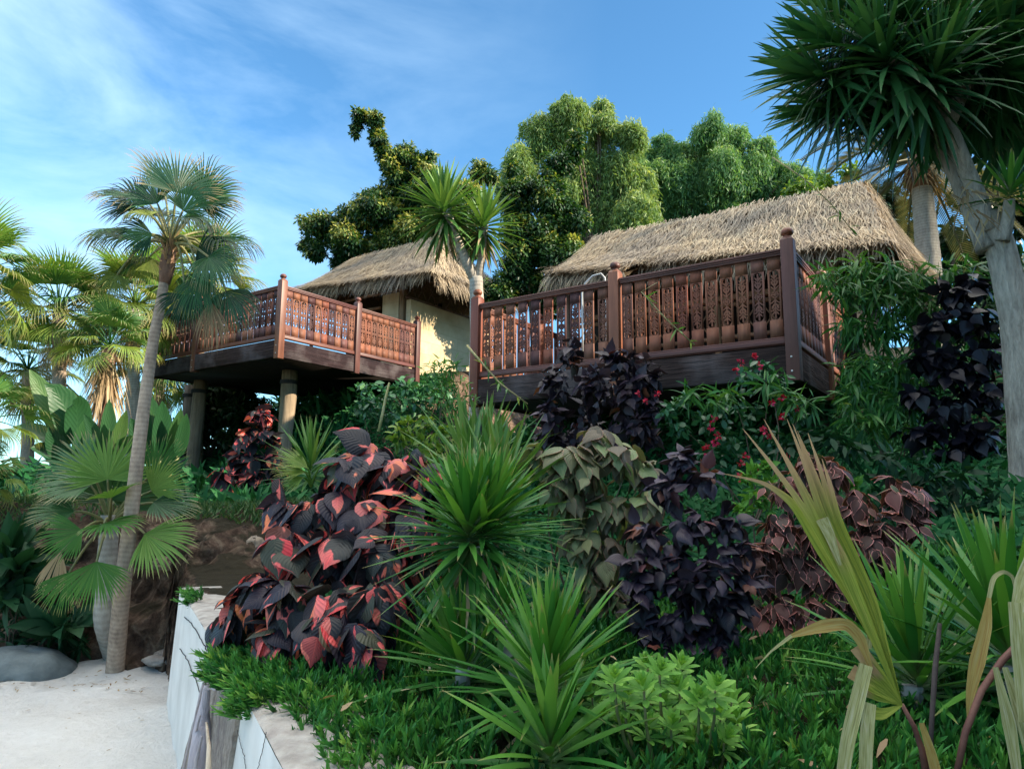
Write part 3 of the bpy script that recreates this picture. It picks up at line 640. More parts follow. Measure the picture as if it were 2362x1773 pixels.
MB().tube(np.stack([Af(*q_, .05) for q_, _ in D_]), [w_ * .5 * 4.0 / 1525 for _, w_ in D_], 16, wob=.25).build('stem', M['drift'], dw, smooth=True)
for pts, r_ in (([(432, 1545), (420, 1590), (412, 1640), (405, 1700)], 8), ([(446, 1560), (451, 1610), (450, 1660), (448, 1700)], 9), ([(436, 1590), (424, 1640), (418, 1700)], 9), ([(440, 1488), (458, 1486), (464, 1489)], 3)):
    MB().tube(np.stack([Af(x, y, .075) for x, y in pts]), np.linspace(.4, 1, len(pts)) * r_ * 4. / 3050, 8, wob=.35).build('root', M['drift'], dw, smooth=True)
# boulder
def boulder(label, c, rx, ry, rz, mat, rough=.12, name='boulder', cat='boulder'):
    m = MB(); th, ph = np.meshgrid(np.linspace(0, math.pi, 22), np.linspace(0, 2 * math.pi, 37), indexing='ij')
    k = 1 + rough * fbm(np.cos(ph) * 1.3 * np.sin(th) + 5, np.sin(ph) * 1.3 * np.sin(th) + th) 
    P = np.stack([rx * np.sin(th) * np.cos(ph) * k, ry * np.sin(th) * np.sin(ph) * k, rz * np.cos(th) * k], -1)
    m.grid((P + np.asarray(c))[:, ::-1]); o = m.build(name, mat, smooth=True); return tag(o, label, cat)
boulder('smooth flat grey boulder lying at the left edge of the sand', A(10, 1468, 6.6) + ZZ * .06, .52, .4, .22, M['stone'], .3)
boulder('pale blue grey stone set in the brown earth bank', A(437, 1198, 7.45), .13, .12, .11, M['stone'], .8, 'rock', 'rock')
boulder('light tan rock half buried high in the earth bank', A(478, 1152, 7.75), .2, .2, .15, M['rock'], .8, 'rock', 'rock')
boulder('flat stone on the dirt at the foot of the earth bank', A(335, 1425, 6.9), .14, .1, .05, M['cap'], .5, 'rock', 'rock')
boulder('long low rock by the foot of the white wall and the bank', A(365, 1412, 7.0), .16, .1, .06, M['slab'], .5, 'rock', 'rock')

def stones(label, name, mat, spots, Y, group):
    for i, (x, y, r) in enumerate(spots):
        c = A(x, y, Y); o = boulder(label[i], c, r * mpp(Y), r * mpp(Y) * .7, r * mpp(Y) * .75, M[mat], .9, name, 'rock'); o['group'] = group
stones(['rough brown stone in the bank just left of the leaning palm trunk', 'dark lump of stone in the bank halfway between the trunk and the white wall', 'broad brown stone under the grass edge of the bank', 'small stone near the corner where wall and bank meet', 'reddish stone low in the bank beside the trunk foot'], 'rock', 'rock', [(215, 1275, 26), (345, 1215, 20), (545, 1175, 24), (400, 1262, 13), (315, 1350, 18)], 7.35, 'rocks set in the earth bank')
def litter():
    m = MB(); n = 260; x = R.uniform(-6, -1.9, n); y = 6.1 + R.exponential(.35, n); k = wall_d(x, y) < -.15; x, y = x[k], y[k]; n = len(x)
    z = np.maximum(bumpy(x, y), .05 * fbm(x * 1.1, y * 1.1) + .035 * fbm(x * 5, y * 5, 3)) + .012
    m.blades(np.stack([x, y, z], -1), R.normal(size=(n, 3)) * np.array([1, 1, .15]), ZZ + R.normal(size=(n, 3)) * .2, R.uniform(.02, .07, n), R.uniform(.006, .02, n), .1, (.3, 1, .7, .1), rnd=R.random(n) * .7)
    n = 90; x = R.uniform(-5, -1.2, n); y = R.uniform(2.8, 6.3, n); k = wall_d(x, y) < -.2; x, y = x[k], y[k]; n = len(x); z = .05 * fbm(x * 1.1, y * 1.1) + .035 * fbm(x * 5, y * 5, 3) + .008
    m.blades(np.stack([x, y, z], -1), R.normal(size=(n, 3)) * np.array([1, 1, .1]), ZZ, R.uniform(.015, .05, n), R.uniform(.006, .018, n), .1, (.4, 1, .5, .1), rnd=R.random(n) * .6)
    n = 220; x = R.uniform(-1.3, 2.2, n); y = R.uniform(1.6, 3.6, n); k = wall_d(x, y) > .05; x, y = x[k], y[k]; n = len(x)
    m.blades(np.stack([x, y, bumpy(x, y) + R.uniform(.04, .1, n)], -1), R.normal(size=(n, 3)) * np.array([1, 1, .3]), ZZ + R.normal(size=(n, 3)) * .4, R.uniform(.03, .08, n), R.uniform(.01, .025, n), .3, (.3, 1, .7, .1), rnd=R.random(n))
    tag(m.build('leaf_litter', M['dry']), 'dry leaf litter scattered over the sand, the bank foot and the green cover', 'litter', kind='stuff')
litter()
# ------------------------------------------------------------------ plants: building blocks
SWORD = (.45, .8, 1, .95, .75, .45, .02)
def rosette(mb, c, axis, n, L, W, tmin=.05, tmax=2.0, droop=.25, stem=.12, rndb=(0, 1), pw=1.0):
    c = np.asarray(c, float); axis = nrm(np.asarray(axis, float)); e = nrm(np.cross(axis, [.3, .9, .1])); f = np.cross(axis, e)
    i = np.arange(n); q = ((i + .5) / n) ** pw; th = tmin + (tmax - tmin) * q + R.normal(0, .06, n); ph = i * 2.39996 + R.normal(0, .12, n)
    d = axis * np.cos(th)[:, None] + (e * np.cos(ph)[:, None] + f * np.sin(ph)[:, None]) * np.sin(th)[:, None]
    up = axis * np.sin(th)[:, None] - (e * np.cos(ph)[:, None] + f * np.sin(ph)[:, None]) * np.cos(th)[:, None] + 1e-3
    b = c - axis * (stem * q)[:, None] + d * .012
    LL = L * R.uniform(.82, 1.1, n) * (.8 + .3 * np.sin(np.clip(q * 2.6, 0, math.pi)))
    rn = np.clip(rndb[0] + (rndb[1] - rndb[0]) * (R.random(n) * .6 + .4 * (1 - q)), 0, 1)
    mb.blades(b, d, up, LL, W * R.uniform(.85, 1.15, n), droop * R.uniform(.2, 1.4, n) * (.3 + q), SWORD, fold=.35, rnd=rn, dp=2.)
def ns(a): return a
def yucca(name, label, base, path, rad, heads, mat, dry=0, cat='yucca', bark='pale_bark', group=None):
    """path: trunk points; heads: (centre, axis, n, L, W, tmax)"""
    b = np.asarray(base, float); t = thing(name, label, cat, b, 0, group)
    if path is not None:
        P = np.asarray(path, float); k = np.linspace(0, len(P) - 1, 12); P2 = np.stack([np.interp(k, np.arange(len(P)), P[:, i]) for i in range(3)], -1)
        MB().tube(P2, np.interp(k, np.arange(len(P)), rad), 12, wob=.12).build('trunk', M[bark], t, smooth=True)
    for h in heads:
        c, ax, n, L, W, tm = h[:6]; m = MB(); rosette(m, c, ax, n, L, W, .04, tm, h[6] if len(h) > 6 else .25, L * .32); m.build('leaf_rosette', M[mat], t)
        if dry:
            m = MB(); ax = nrm(np.asarray(ax, float)); rosette(m, np.asarray(c) - ax * L * .3, ax, dry, L * .75, W * .7, 1.9, 2.7, .8, L * .2); m.build('dry_leaves', M['dry'], t)
    return t
def fan(mb, hub, tip, up, n=30, spread=3.6, fuse=.5, droop=.6, rnd=None, fold=.5, conic=.25, dp=3.4):
    hub = np.asarray(hub, float); D = np.asarray(tip, float) - hub; Rr = np.linalg.norm(D); D = D / Rr
    up = np.asarray(up, float); N = nrm(up - D * (up @ D)); S = np.cross(D, N)
    a = np.linspace(-spread / 2, spread / 2, n) + R.normal(0, .015, n); da = spread / n
    d = D * np.cos(a)[:, None] + S * np.sin(a)[:, None] + N * (conic * (1 - np.cos(a)))[:, None]
    L = Rr * (1. - .26 * (np.abs(a) / (spread / 2)) ** 2) * R.uniform(.92, 1.06, n)
    tt = np.linspace(0, 1, 9); prof = np.where(tt < fuse, tt / fuse + .03, ((1 - tt) / (1 - fuse)) ** .8 * .95 + .02)
    base = rnd if rnd is not None else R.random()
    mb.blades(np.broadcast_to(hub, (n, 3)), d, np.broadcast_to(N, (n, 3)), L, Rr * fuse * 2 * math.tan(da / 2) * 1.06, droop * R.uniform(.6, 1.5, n), prof, fold=fold, rnd=np.clip(base + R.normal(0, .1, n), 0, 1), dp=dp)
def petiole(mb, a, b, r=.012, sag=.1):
    a = np.asarray(a, float); b = np.asarray(b, float); k = np.linspace(0, 1, 8); L = np.linalg.norm(b - a)
    P = a + (b - a) * k[:, None] + ZZ * (np.sin(k * math.pi) * sag * L)[:, None]
    mb.tube(P, np.linspace(r * 1.6, r * .8, 8), 6)
def palm_trunk(t, P, rad, bark='palm_bark', neck=None, n=40):
    P = np.asarray(P, float); k = np.linspace(0, len(P) - 1, n); P2 = np.stack([np.interp(k, np.arange(len(P)), P[:, i]) for i in range(3)], -1)
    for _ in range(6): P2[1:-1] = (P2[:-2] + P2[2:]) / 2 * .5 + P2[1:-1] * .5
    r = np.interp(k, np.arange(len(P)), rad) * (1 + .02 * np.sin(np.arange(n) * 2.3))
    return MB().tube(P2, r, 18).build('trunk', M[bark], t, smooth=True)
VIEW = lambda p: nrm(CAM - np.asarray(p))

# main leaning palm -------------------------------------------------
def main_palm():
    Y0, Y1 = 6.5, 6.55
    base = Az(247, 1462, -.05)
    t = thing('fan_palm', 'tall leaning fan palm with a slim bare trunk on the sand before the upper deck', 'palm', base)
    P = [base, A(262, 1290, 6.5), A(282, 1120, 6.5), A(305, 920, 6.5), A(330, 740, 6.52), A(348, 650, 6.54), A(362, 560, 6.56)]
    palm_trunk(t, P, [.079, .07, .063, .056, .049, .045, .044])
    nk = [A(355, 612, 6.545), A(359, 590, 6.548), A(362, 570, 6.55), A(366, 545, 6.56), A(370, 518, 6.57)]
    m = MB().tube(nk, [.046, .062, .067, .06, .03], 18, wob=.2)
    m.build('crown_neck', M['palm_neck'], t, smooth=True)
    m = MB(); n = 90; k = R.random(n); ph = R.random(n) * 6.28; c = np.array(nk[1]) + (np.array(nk[4]) - nk[1]) * k[:, None]
    o = np.stack([np.cos(ph), np.sin(ph), 0 * ph], -1); m.blades(c + o * .052, o * .6 + ZZ * R.uniform(.4, 1.1, n)[:, None], o, R.uniform(.06, .16, n), .025, .3, (1, .8, .4, .1), rnd=R.random(n) * .6)
    m.build('neck_fibre', M['dry'], t)
    C = np.array(A(368, 528, 6.56))
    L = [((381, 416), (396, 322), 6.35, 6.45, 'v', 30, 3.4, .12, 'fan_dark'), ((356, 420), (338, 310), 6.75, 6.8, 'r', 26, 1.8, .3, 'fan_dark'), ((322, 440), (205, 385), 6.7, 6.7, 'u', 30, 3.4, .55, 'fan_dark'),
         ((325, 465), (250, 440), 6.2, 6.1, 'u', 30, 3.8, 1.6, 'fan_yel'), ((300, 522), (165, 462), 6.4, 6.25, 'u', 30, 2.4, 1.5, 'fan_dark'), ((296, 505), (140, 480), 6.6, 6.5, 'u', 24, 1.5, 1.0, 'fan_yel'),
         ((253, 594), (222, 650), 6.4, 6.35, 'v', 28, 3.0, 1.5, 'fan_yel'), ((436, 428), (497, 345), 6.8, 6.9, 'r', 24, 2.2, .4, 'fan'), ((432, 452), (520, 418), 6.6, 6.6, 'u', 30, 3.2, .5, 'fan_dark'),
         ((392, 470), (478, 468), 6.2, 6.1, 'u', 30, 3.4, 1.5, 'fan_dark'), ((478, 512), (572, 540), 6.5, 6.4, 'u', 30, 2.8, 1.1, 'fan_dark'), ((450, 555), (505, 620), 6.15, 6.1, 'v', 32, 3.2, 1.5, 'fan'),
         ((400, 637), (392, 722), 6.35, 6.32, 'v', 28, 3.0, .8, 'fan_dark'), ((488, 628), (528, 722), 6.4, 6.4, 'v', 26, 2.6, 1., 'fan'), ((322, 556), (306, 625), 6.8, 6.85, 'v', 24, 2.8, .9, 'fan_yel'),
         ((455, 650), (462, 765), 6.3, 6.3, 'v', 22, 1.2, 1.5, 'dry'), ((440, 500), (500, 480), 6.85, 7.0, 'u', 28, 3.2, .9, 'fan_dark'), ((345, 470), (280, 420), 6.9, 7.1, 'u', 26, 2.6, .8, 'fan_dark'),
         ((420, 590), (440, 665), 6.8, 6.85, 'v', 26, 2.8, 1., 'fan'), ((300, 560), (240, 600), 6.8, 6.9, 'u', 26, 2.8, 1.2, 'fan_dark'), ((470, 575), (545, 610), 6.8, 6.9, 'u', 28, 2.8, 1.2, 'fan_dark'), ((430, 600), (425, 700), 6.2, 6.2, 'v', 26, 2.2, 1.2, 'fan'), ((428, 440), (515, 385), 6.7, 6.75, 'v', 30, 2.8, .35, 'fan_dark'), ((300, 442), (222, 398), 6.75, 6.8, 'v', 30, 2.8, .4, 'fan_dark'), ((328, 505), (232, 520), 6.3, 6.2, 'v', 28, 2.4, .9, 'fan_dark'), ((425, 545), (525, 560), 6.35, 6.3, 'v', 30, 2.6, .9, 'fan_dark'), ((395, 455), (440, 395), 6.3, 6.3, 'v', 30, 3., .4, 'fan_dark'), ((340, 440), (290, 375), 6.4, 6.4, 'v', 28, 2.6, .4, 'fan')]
    for (h, q, Yh, Yt, o, n, sp, dr, mt) in L:
        H = A(*h, Yh); T = A(*q, Yt); up = {'v': VIEW(H) + ZZ * .25, 'u': ZZ * .9 + VIEW(H) * .5, 'r': np.array([.8, -.5, .3])}[o]
        m = MB(); fan(m, H, T, up, n + 8, sp, .46, dr * 2.6, rnd=R.uniform(.05, .55)); fo = m.build('frond', M[mt], t)
        m = MB(); petiole(m, C, H, .011, .08 if h[1] < 560 else .3); m.build('petiole', M['petiole'], fo, smooth=True) if False else m.build('petiole', M['petiole'], t, smooth=True)
main_palm()
def low_palm():
    base = Az(222, 1447, -.05); base[1] += .25
    t = thing('fan_palm', 'low bushy fan palm with wide green fans behind the leaning trunk', 'palm', base)
    C = np.array(A(238, 1112, 6.85))
    palm_trunk(t, [base, A(224, 1340, 6.85), A(230, 1230, 6.85), C], [.1, .092, .09, .08], 'pale_bark')
    L = [((232, 1035), (226, 925), 6.7, 6.75, 'v', 34, 3.6, .1, 'fan_mid'), ((197, 1018), (82, 985), 6.8, 6.8, 'v', 30, 2.4, .3, 'fan'), ((196, 1048), (68, 1045), 6.6, 6.5, 'u', 32, 3.0, .4, 'fan'),
         ((160, 1104), (45, 1108), 6.5, 6.3, 'u', 30, 2.4, .4, 'fan'), ((178, 1145), (75, 1186), 6.3, 6.1, 'v', 30, 2.2, .4, 'fan_mid'), ((209, 1212), (205, 1322), 6.2, 6.1, 'v', 32, 2.3, .3, 'fan_mid'),
         ((150, 1235), (105, 1330), 6.3, 6.2, 'v', 26, 1.8, .4, 'fan_mid'), ((333, 1022), (380, 945), 6.8, 6.9, 'v', 28, 2.2, .1, 'fan_mid'), ((327, 1060), (402, 1010), 6.7, 6.7, 'v', 28, 2.4, .3, 'fan_mid'),
         ((330, 1085), (430, 1105), 6.6, 6.6, 'u', 28, 2.4, .4, 'fan'), ((313, 1152), (405, 1212), 6.4, 6.3, 'v', 28, 2.2, .5, 'fan_mid'), ((245, 1085), (190, 1020), 7.1, 7.2, 'u', 28, 2.6, .4, 'fan'),
         ((260, 1090), (340, 960), 7.1, 7.2, 'v', 28, 2.6, .2, 'fan'), ((240, 1080), (285, 950), 7.0, 7.1, 'v', 28, 2.8, .2, 'fan'), ((132, 1190), (98, 1290), 6.6, 6.6, 'v', 20, 1.0, .9, 'dry'),
         ((240, 1075), (270, 1040), 6.4, 6.2, 'u', 24, 2.8, .5, 'fan_mid'), ((225, 1130), (280, 1140), 6.35, 6.1, 'u', 26, 2.4, .8, 'fan_mid')]
    for (h, q, Yh, Yt, o, n, sp, dr, mt) in L:
        H = A(*h, Yh); T = A(*q, Yt); up = {'v': VIEW(H) + ZZ * .3, 'u': ZZ * .9 + VIEW(H) * .6}[o]
        m = MB(); fan(m, H, T, up, n, sp, .55, dr); m.build('frond', M[mt], t)
        m = MB(); petiole(m, C - ZZ * .1, H, .012, .1); m.build('petiole', M['petiole'], t, smooth=True)
low_palm()
# background palms share frond meshes --------------------------------
FR = {}
def frond_proto(key):
    if key in FR: return FR[key]
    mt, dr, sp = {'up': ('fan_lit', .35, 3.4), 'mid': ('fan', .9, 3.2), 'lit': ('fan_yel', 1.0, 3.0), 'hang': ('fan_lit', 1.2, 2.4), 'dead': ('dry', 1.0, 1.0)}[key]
    m = MB(); P = np.array([[0, 0, 0], [.25, 0, .06], [.5, 0, .09], [.75, 0, .09]])
    m.tube(P, [.02, .016, .012, .01], 6, rnd=.5); fan(m, (.75, 0, .09), (1.65, 0, .02), (0, 0, 1), 34, sp, .44, dr * 2.4)
    o = m.build('frond', M[mt]); FR[key] = o.data; bpy.data.objects.remove(o); return FR[key]
def bg_palm(label, c, base_px, Y, rpx, n, trunk_r, dead=0, keys=('up', 'mid', 'lit', 'hang'), bark='palm_bark', skirt=0, elmin=-1.1):
    C = np.array(A(*c, Y)); b = np.array(A(*base_px, Y)); b[2] = min(b[2], 1.3)
    t = thing('fan_palm', label, 'palm', b, 0, 'fan palms in the left background')
    palm_trunk(t, [b, b * .5 + C * .5 + np.array([.03, 0, 0]), C - ZZ * .05], [trunk_r * .95, trunk_r * .8, trunk_r * .75], bark)
    sc = rpx * mpp(Y) / 1.5
    for i in range(n):
        q = (i + .5) / n; el = 1.45 + (elmin - 1.45) * q ** .85; az = i * 2.39996 + random.uniform(-.2, .2)
        key = keys[min(int(q * len(keys)), len(keys) - 1)]
        if dead and i >= n - dead: key = 'dead'; el = -1.35
        o = bpy.data.objects.new('frond', frond_proto(key)); COL.objects.link(o); o.parent = t
        o.location = Vector(C - b) ; s = sc * random.uniform(.85, 1.12); o.scale = (s, s, s)
        o.rotation_euler = (random.uniform(-.4, .4), -el, az)
        o.rotation_mode = 'XYZ'
    if skirt:
        m = MB(); k = R.random(skirt); ph = R.random(skirt) * 6.28; o = np.stack([np.cos(ph), np.sin(ph), 0 * ph], -1)
        p = C - ZZ * (.1 + k * rpx * mpp(Y) * .9)[:, None] + o * trunk_r
        m.blades(p, o * .5 - ZZ * .9, o, R.uniform(.5, 1., skirt), .03, 1., (1, .9, .6, .1), rnd=R.random(skirt)); m.build('dead_skirt', M['dry'], t)
    return t
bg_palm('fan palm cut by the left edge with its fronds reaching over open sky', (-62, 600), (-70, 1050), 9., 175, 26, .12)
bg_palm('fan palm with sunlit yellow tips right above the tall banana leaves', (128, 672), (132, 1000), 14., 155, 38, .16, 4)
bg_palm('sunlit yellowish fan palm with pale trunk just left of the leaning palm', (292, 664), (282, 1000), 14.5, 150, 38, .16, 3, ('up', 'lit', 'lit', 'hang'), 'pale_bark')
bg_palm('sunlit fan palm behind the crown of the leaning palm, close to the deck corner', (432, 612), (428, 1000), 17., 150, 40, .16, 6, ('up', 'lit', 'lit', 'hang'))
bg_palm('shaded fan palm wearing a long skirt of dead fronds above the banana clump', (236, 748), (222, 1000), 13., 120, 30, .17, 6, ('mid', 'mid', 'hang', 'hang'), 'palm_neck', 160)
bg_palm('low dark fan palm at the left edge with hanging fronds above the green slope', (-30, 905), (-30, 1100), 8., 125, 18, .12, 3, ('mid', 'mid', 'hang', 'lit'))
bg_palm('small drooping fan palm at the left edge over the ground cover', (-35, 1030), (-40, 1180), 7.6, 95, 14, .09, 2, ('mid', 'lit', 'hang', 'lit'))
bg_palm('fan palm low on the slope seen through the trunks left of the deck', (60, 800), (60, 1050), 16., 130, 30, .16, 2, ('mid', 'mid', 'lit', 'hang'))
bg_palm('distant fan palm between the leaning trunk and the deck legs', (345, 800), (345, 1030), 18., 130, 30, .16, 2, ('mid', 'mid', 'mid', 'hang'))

# banana plants ---------------------------------------------------------
BAN = (.35, .8, 1, 1, .95, .8, .5, .05)
def banana(label, base_px, Y, leaves):
    b = np.array(A(*base_px, Y)); b[2] = gz(b[0], b[1]) - .05
    t = thing('banana_plant', label, 'banana plant', b, 0, 'banana plants in the left background')
    for (h, q, wpx, up, dr) in leaves:
        H = np.array(A(*h, Y)); T = np.array(A(*q, Y - .2)); L = np.linalg.norm(T - H)
        m = MB(); petiole(m, b + ZZ * .1, H, .025, .05); m.build('leaf_stalk', M['petiole'], t, smooth=True)
        m = MB(); m.blades([H], [T - H], [VIEW(H) * np.array([1, 1, 1]) + np.array(up)], L, .72 * wpx * mpp(Y), dr, BAN, fold=.3, across=4, rnd=R.random()); m.build('leaf', M['banana'], t, smooth=True)
banana('tall banana plant with broad arching leaves beneath the background palms', (150, 1000), 9.6, [((150, 960), (72, 795), 70, (0, 0, .3), .2), ((160, 950), (130, 815), 90, (.4, 0, 0), .9), ((165, 960), (170, 830), 75, (.5, 0, 0), 1.2), ((130, 960), (40, 905), 60, (0, 0, 1), .5), ((120, 985), (70, 960), 60, (0, 0, 1), .4), ((140, 1000), (110, 920), 60, (-.3, 0, .3), .3), ((175, 1000), (185, 900), 60, (.3, 0, .3), .3)])
banana('young banana plant with one upright bluish leaf beside the leaning trunk', (232, 1000), 9.2, [((233, 985), (236, 862), 44, (0, 0, .1), .05), ((225, 985), (190, 890), 40, (-.3, 0, .2), .4), ((245, 985), (270, 880), 40, (.3, 0, .2), .5), ((250, 985), (292, 925), 44, (.3, 0, .5), .6)])
banana('banana plant with folded dark leaves between the leaning trunk and the deck columns', (350, 1010), 9.4, [((340, 980), (325, 850), 60, (0, 0, .1), .2), ((345, 985), (352, 862), 55, (.4, 0, .1), .6), ((370, 985), (390, 880), 44, (.2, 0, .2), .3), ((330, 985), (312, 870), 60, (0, 0, .2), .2), ((385, 985), (402, 890), 40, (.3, 0, .1), .3), ((320, 1000), (290, 900), 60, (-.2, 0, .2), .4)])

# leafy masses ------------------------------------------------------------
def ball(n):
    d = nrm(R.normal(size=(n, 3))); return d * (R.random(n) ** .45)[:, None], d
def blobs_world(blobs, Y, jit=.6, squash=1.):
    out = []
    for b in blobs:
        x, y, r = b[:3]; YY = b[3] if len(b) > 3 else Y
        rw = r * mpp(YY); out.append((np.array(A(x, y, YY)) + np.array([0, R.normal(0, jit * rw), 0]), rw))
    return out
def crown(mb, bl, per_m2, L, W, prof=(.25, 1, .06), down=.35, fold=.2, droop=.3, across=2, sub=5, lightup=.35, rnd0=0., out=.8, sq=.85, clump=.5, rsp=.28, wild=.6, cup=0.):
    for (c, r) in bl:
        for k in range(sub):
            o = nrm(R.normal(size=3)) * r * .62 * R.random() ** .4; rr = r * clump * R.uniform(.7, 1.25); n = max(8, int(per_m2 * rr * rr * 12))
            p, d = ball(n); q = c + o + p * rr * np.array([1, 1, sq])
            dd = d * out + R.normal(size=(n, 3)) * wild - ZZ * down
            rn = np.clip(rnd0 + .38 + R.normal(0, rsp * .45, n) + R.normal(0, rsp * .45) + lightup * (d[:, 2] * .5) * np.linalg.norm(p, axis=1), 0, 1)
            mb.blades(q, dd, d + ZZ * .8 + R.normal(size=(n, 3)) * .3, *(lambda k: (L * k, W * k * R.uniform(.85, 1.15, n)))(R.uniform(.5, 1.2, n)), droop, prof, fold=fold, rnd=rn, across=across, cup=cup, curl=R.uniform(-.1, .5, n) if across == 4 else 0.)
def limbs(mb, base, bl, r0, bend=.2):
    base = np.asarray(base, float)
    for (c, r) in bl:
        mid = base * .45 + c * .55 + np.array([R.normal(0, .15), R.normal(0, .15), .25 * np.linalg.norm(c - base) * .3])
        k = np.linspace(0, 1, 7)[:, None]; P = base * (1 - k) ** 2 + 2 * mid * k * (1 - k) + c * k ** 2
        mb.tube(P, np.linspace(r0, r0 * .2, 7), 6)
def big(bl, k): return [(b[0], b[1], b[2] * k) + tuple(b[3:]) for b in bl]
def tree(name, label, blobs, Y, base_px, r0, mat, per, L, W, bark='brown_bark', jit=.6, **kw):
    bl = blobs_world(blobs, Y, jit); b = np.array(A(*base_px, Y)); b[2] = gz(b[0], b[1]) - .2
    t = thing(name, label, 'tree', b)
    fork = b + ZZ * max(.6, (min(c[2] for c, r in bl) - b[2]) * .7)
    m = MB(); m.tube([b, b * .5 + fork * .5 + np.array([.1, 0, 0]), fork], [r0 * 1.3, r0, r0 * .9], 12); limbs(m, fork, [q_ for q_ in bl if q_[1] > .45][::2], r0 * .3); m.build('trunk', M[bark], t, smooth=True)
    m = MB(); crown(m, bl, per, L, W, **kw); m.build('crown', M[mat], t)
    return t
def shrub(name, label, blobs, Y, base_px, mat, per, L, W, cat='shrub', stems=6, bark='brown_bark', jit=.35, group=None, sr=.008, **kw):
    bl = blobs_world(blobs, Y, jit); b = np.array(A(*base_px, Y)); b[2] = gz(b[0], b[1]) - .05
    t = thing(name, label, cat, b, 0, group)
    m = MB(); limbs(m, b, [(c - np.array([0, -.3, 0]) * r, r) for c, r in bl[-max(stems, 1):]], sr); m.build('stems', M[bark], t, smooth=True)
    m = MB(); crown(m, bl, per, L, W, **kw); m.build('foliage', M[mat], t, smooth=kw.get('across', 2) == 4)
    return t
BR = (.12, .7, 1, .85, .45, .04)      # broad leaf outline
ROUND = (.35, .9, 1., .95, .78, .5, .2, .02)
HEART = (.3, .92, 1, .82, .5, .22, .03)
LAN = (.15, .9, 1, .6, .05)

T1 = [(780, 252, 18), (795, 245, 20), (772, 270, 13), (768, 290, 9), (812, 262, 20), (818, 288, 22), (826, 312, 22), (836, 335, 24), (850, 362, 26), (868, 345, 22), (842, 352, 24), (880, 325, 26), (862, 380, 38), (905, 350, 22), (925, 385, 36), (800, 425, 34), (815, 470, 50), (745, 470, 38), (700, 500, 40), (665, 478, 20), (690, 548, 26), (760, 525, 48), (850, 440, 52), (900, 430, 50), (960, 440, 46), (1000, 480, 50), (1035, 358, 28), (1060, 382, 20), (850, 520, 60), (930, 500, 60), (1010, 420, 40), (740, 560, 30), (660, 520, 18)]
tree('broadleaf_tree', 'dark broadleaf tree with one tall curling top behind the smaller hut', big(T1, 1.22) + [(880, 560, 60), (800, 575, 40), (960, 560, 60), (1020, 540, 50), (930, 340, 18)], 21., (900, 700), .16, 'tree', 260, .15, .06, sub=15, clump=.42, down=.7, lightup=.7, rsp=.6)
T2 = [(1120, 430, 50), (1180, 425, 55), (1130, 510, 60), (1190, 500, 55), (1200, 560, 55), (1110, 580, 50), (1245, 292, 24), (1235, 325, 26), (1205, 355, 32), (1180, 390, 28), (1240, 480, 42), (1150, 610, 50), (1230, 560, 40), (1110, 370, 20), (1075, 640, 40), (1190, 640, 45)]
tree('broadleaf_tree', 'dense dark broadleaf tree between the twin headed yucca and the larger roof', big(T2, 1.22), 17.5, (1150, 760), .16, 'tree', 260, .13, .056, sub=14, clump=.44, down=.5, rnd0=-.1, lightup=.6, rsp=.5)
def weeper(label, blobs, Y, base_px, mat, ns, seed):
    bl = blobs_world(big(blobs, 1.15), Y, .5); bl = [(c + nrm(R.normal(size=3)) * np.array([1, 1, .9]) * r * R.uniform(.2, .85), r * R.uniform(.22, .5)) for c, r in bl for _ in range(13)]; b = np.array(A(*base_px, Y)); b[2] = gz(b[0], b[1]) - .2
    t = thing('weeping_tree', label, 'tree', b)
    fork = b + ZZ * max(.6, (min(c[2] for c, r in bl) - b[2]) * .7); m = MB(); m.tube([b, b * .5 + fork * .5, fork], [.26, .2, .18], 12); limbs(m, fork, bl[::4], .055); m.build('trunk', M['brown_bark'], t, smooth=True)
    m = MB(); S, Ln, Dn = [], [], []
    for (c, r) in bl:
        k = int(ns * r * r); p, d = ball(k); p[:, 2] = np.abs(p[:, 2]) * 1.3 - .15
        st = c + p * r; ln = R.uniform(.8, 2.9, k) * r * 1.1; nl = 13
        f = np.linspace(.0, 1, nl); out = nrm(d * np.array([1, 1, .0]) + 1e-5)
        q = st[:, None] + out[:, None] * (ln[:, None, None] * .22 * np.sin(f * 1.8)[None, :, None]) - ZZ * (ln[:, None] * (f ** 1.2)[None])[..., None] + R.normal(0, .05, (k, nl, 3))
        rn = np.clip(.45 + R.normal(0, .12, (k, nl)) + .35 * p[:, None, 2] - .1 * f[None], 0, 1)
        q = q.reshape(-1, 3); dd = R.normal(size=q.shape) * .55 - ZZ * .8
        m.blades(q, dd, R.normal(size=q.shape) + ZZ * .4, R.uniform(.13, .26, len(q)), R.uniform(.028, .048, len(q)), .3, (.5, 1, .1), across=1, rnd=rn.ravel())
    m.build('crown', M[mat], t)
weeper('light green weeping tree, the tallest crown at the centre of the skyline', [(1230, 252, 42), (1175, 285, 45), (1130, 355, 45), (1310, 268, 45), (1368, 290, 32), (1250, 340, 60), (1330, 360, 62), (1385, 390, 45), (1300, 440, 60), (1230, 420, 50), (1110, 400, 36), (1205, 235, 20), (1300, 235, 22), (1270, 500, 60), (1370, 460, 55)], 25., (1290, 700), 'pepper', 560, 1)
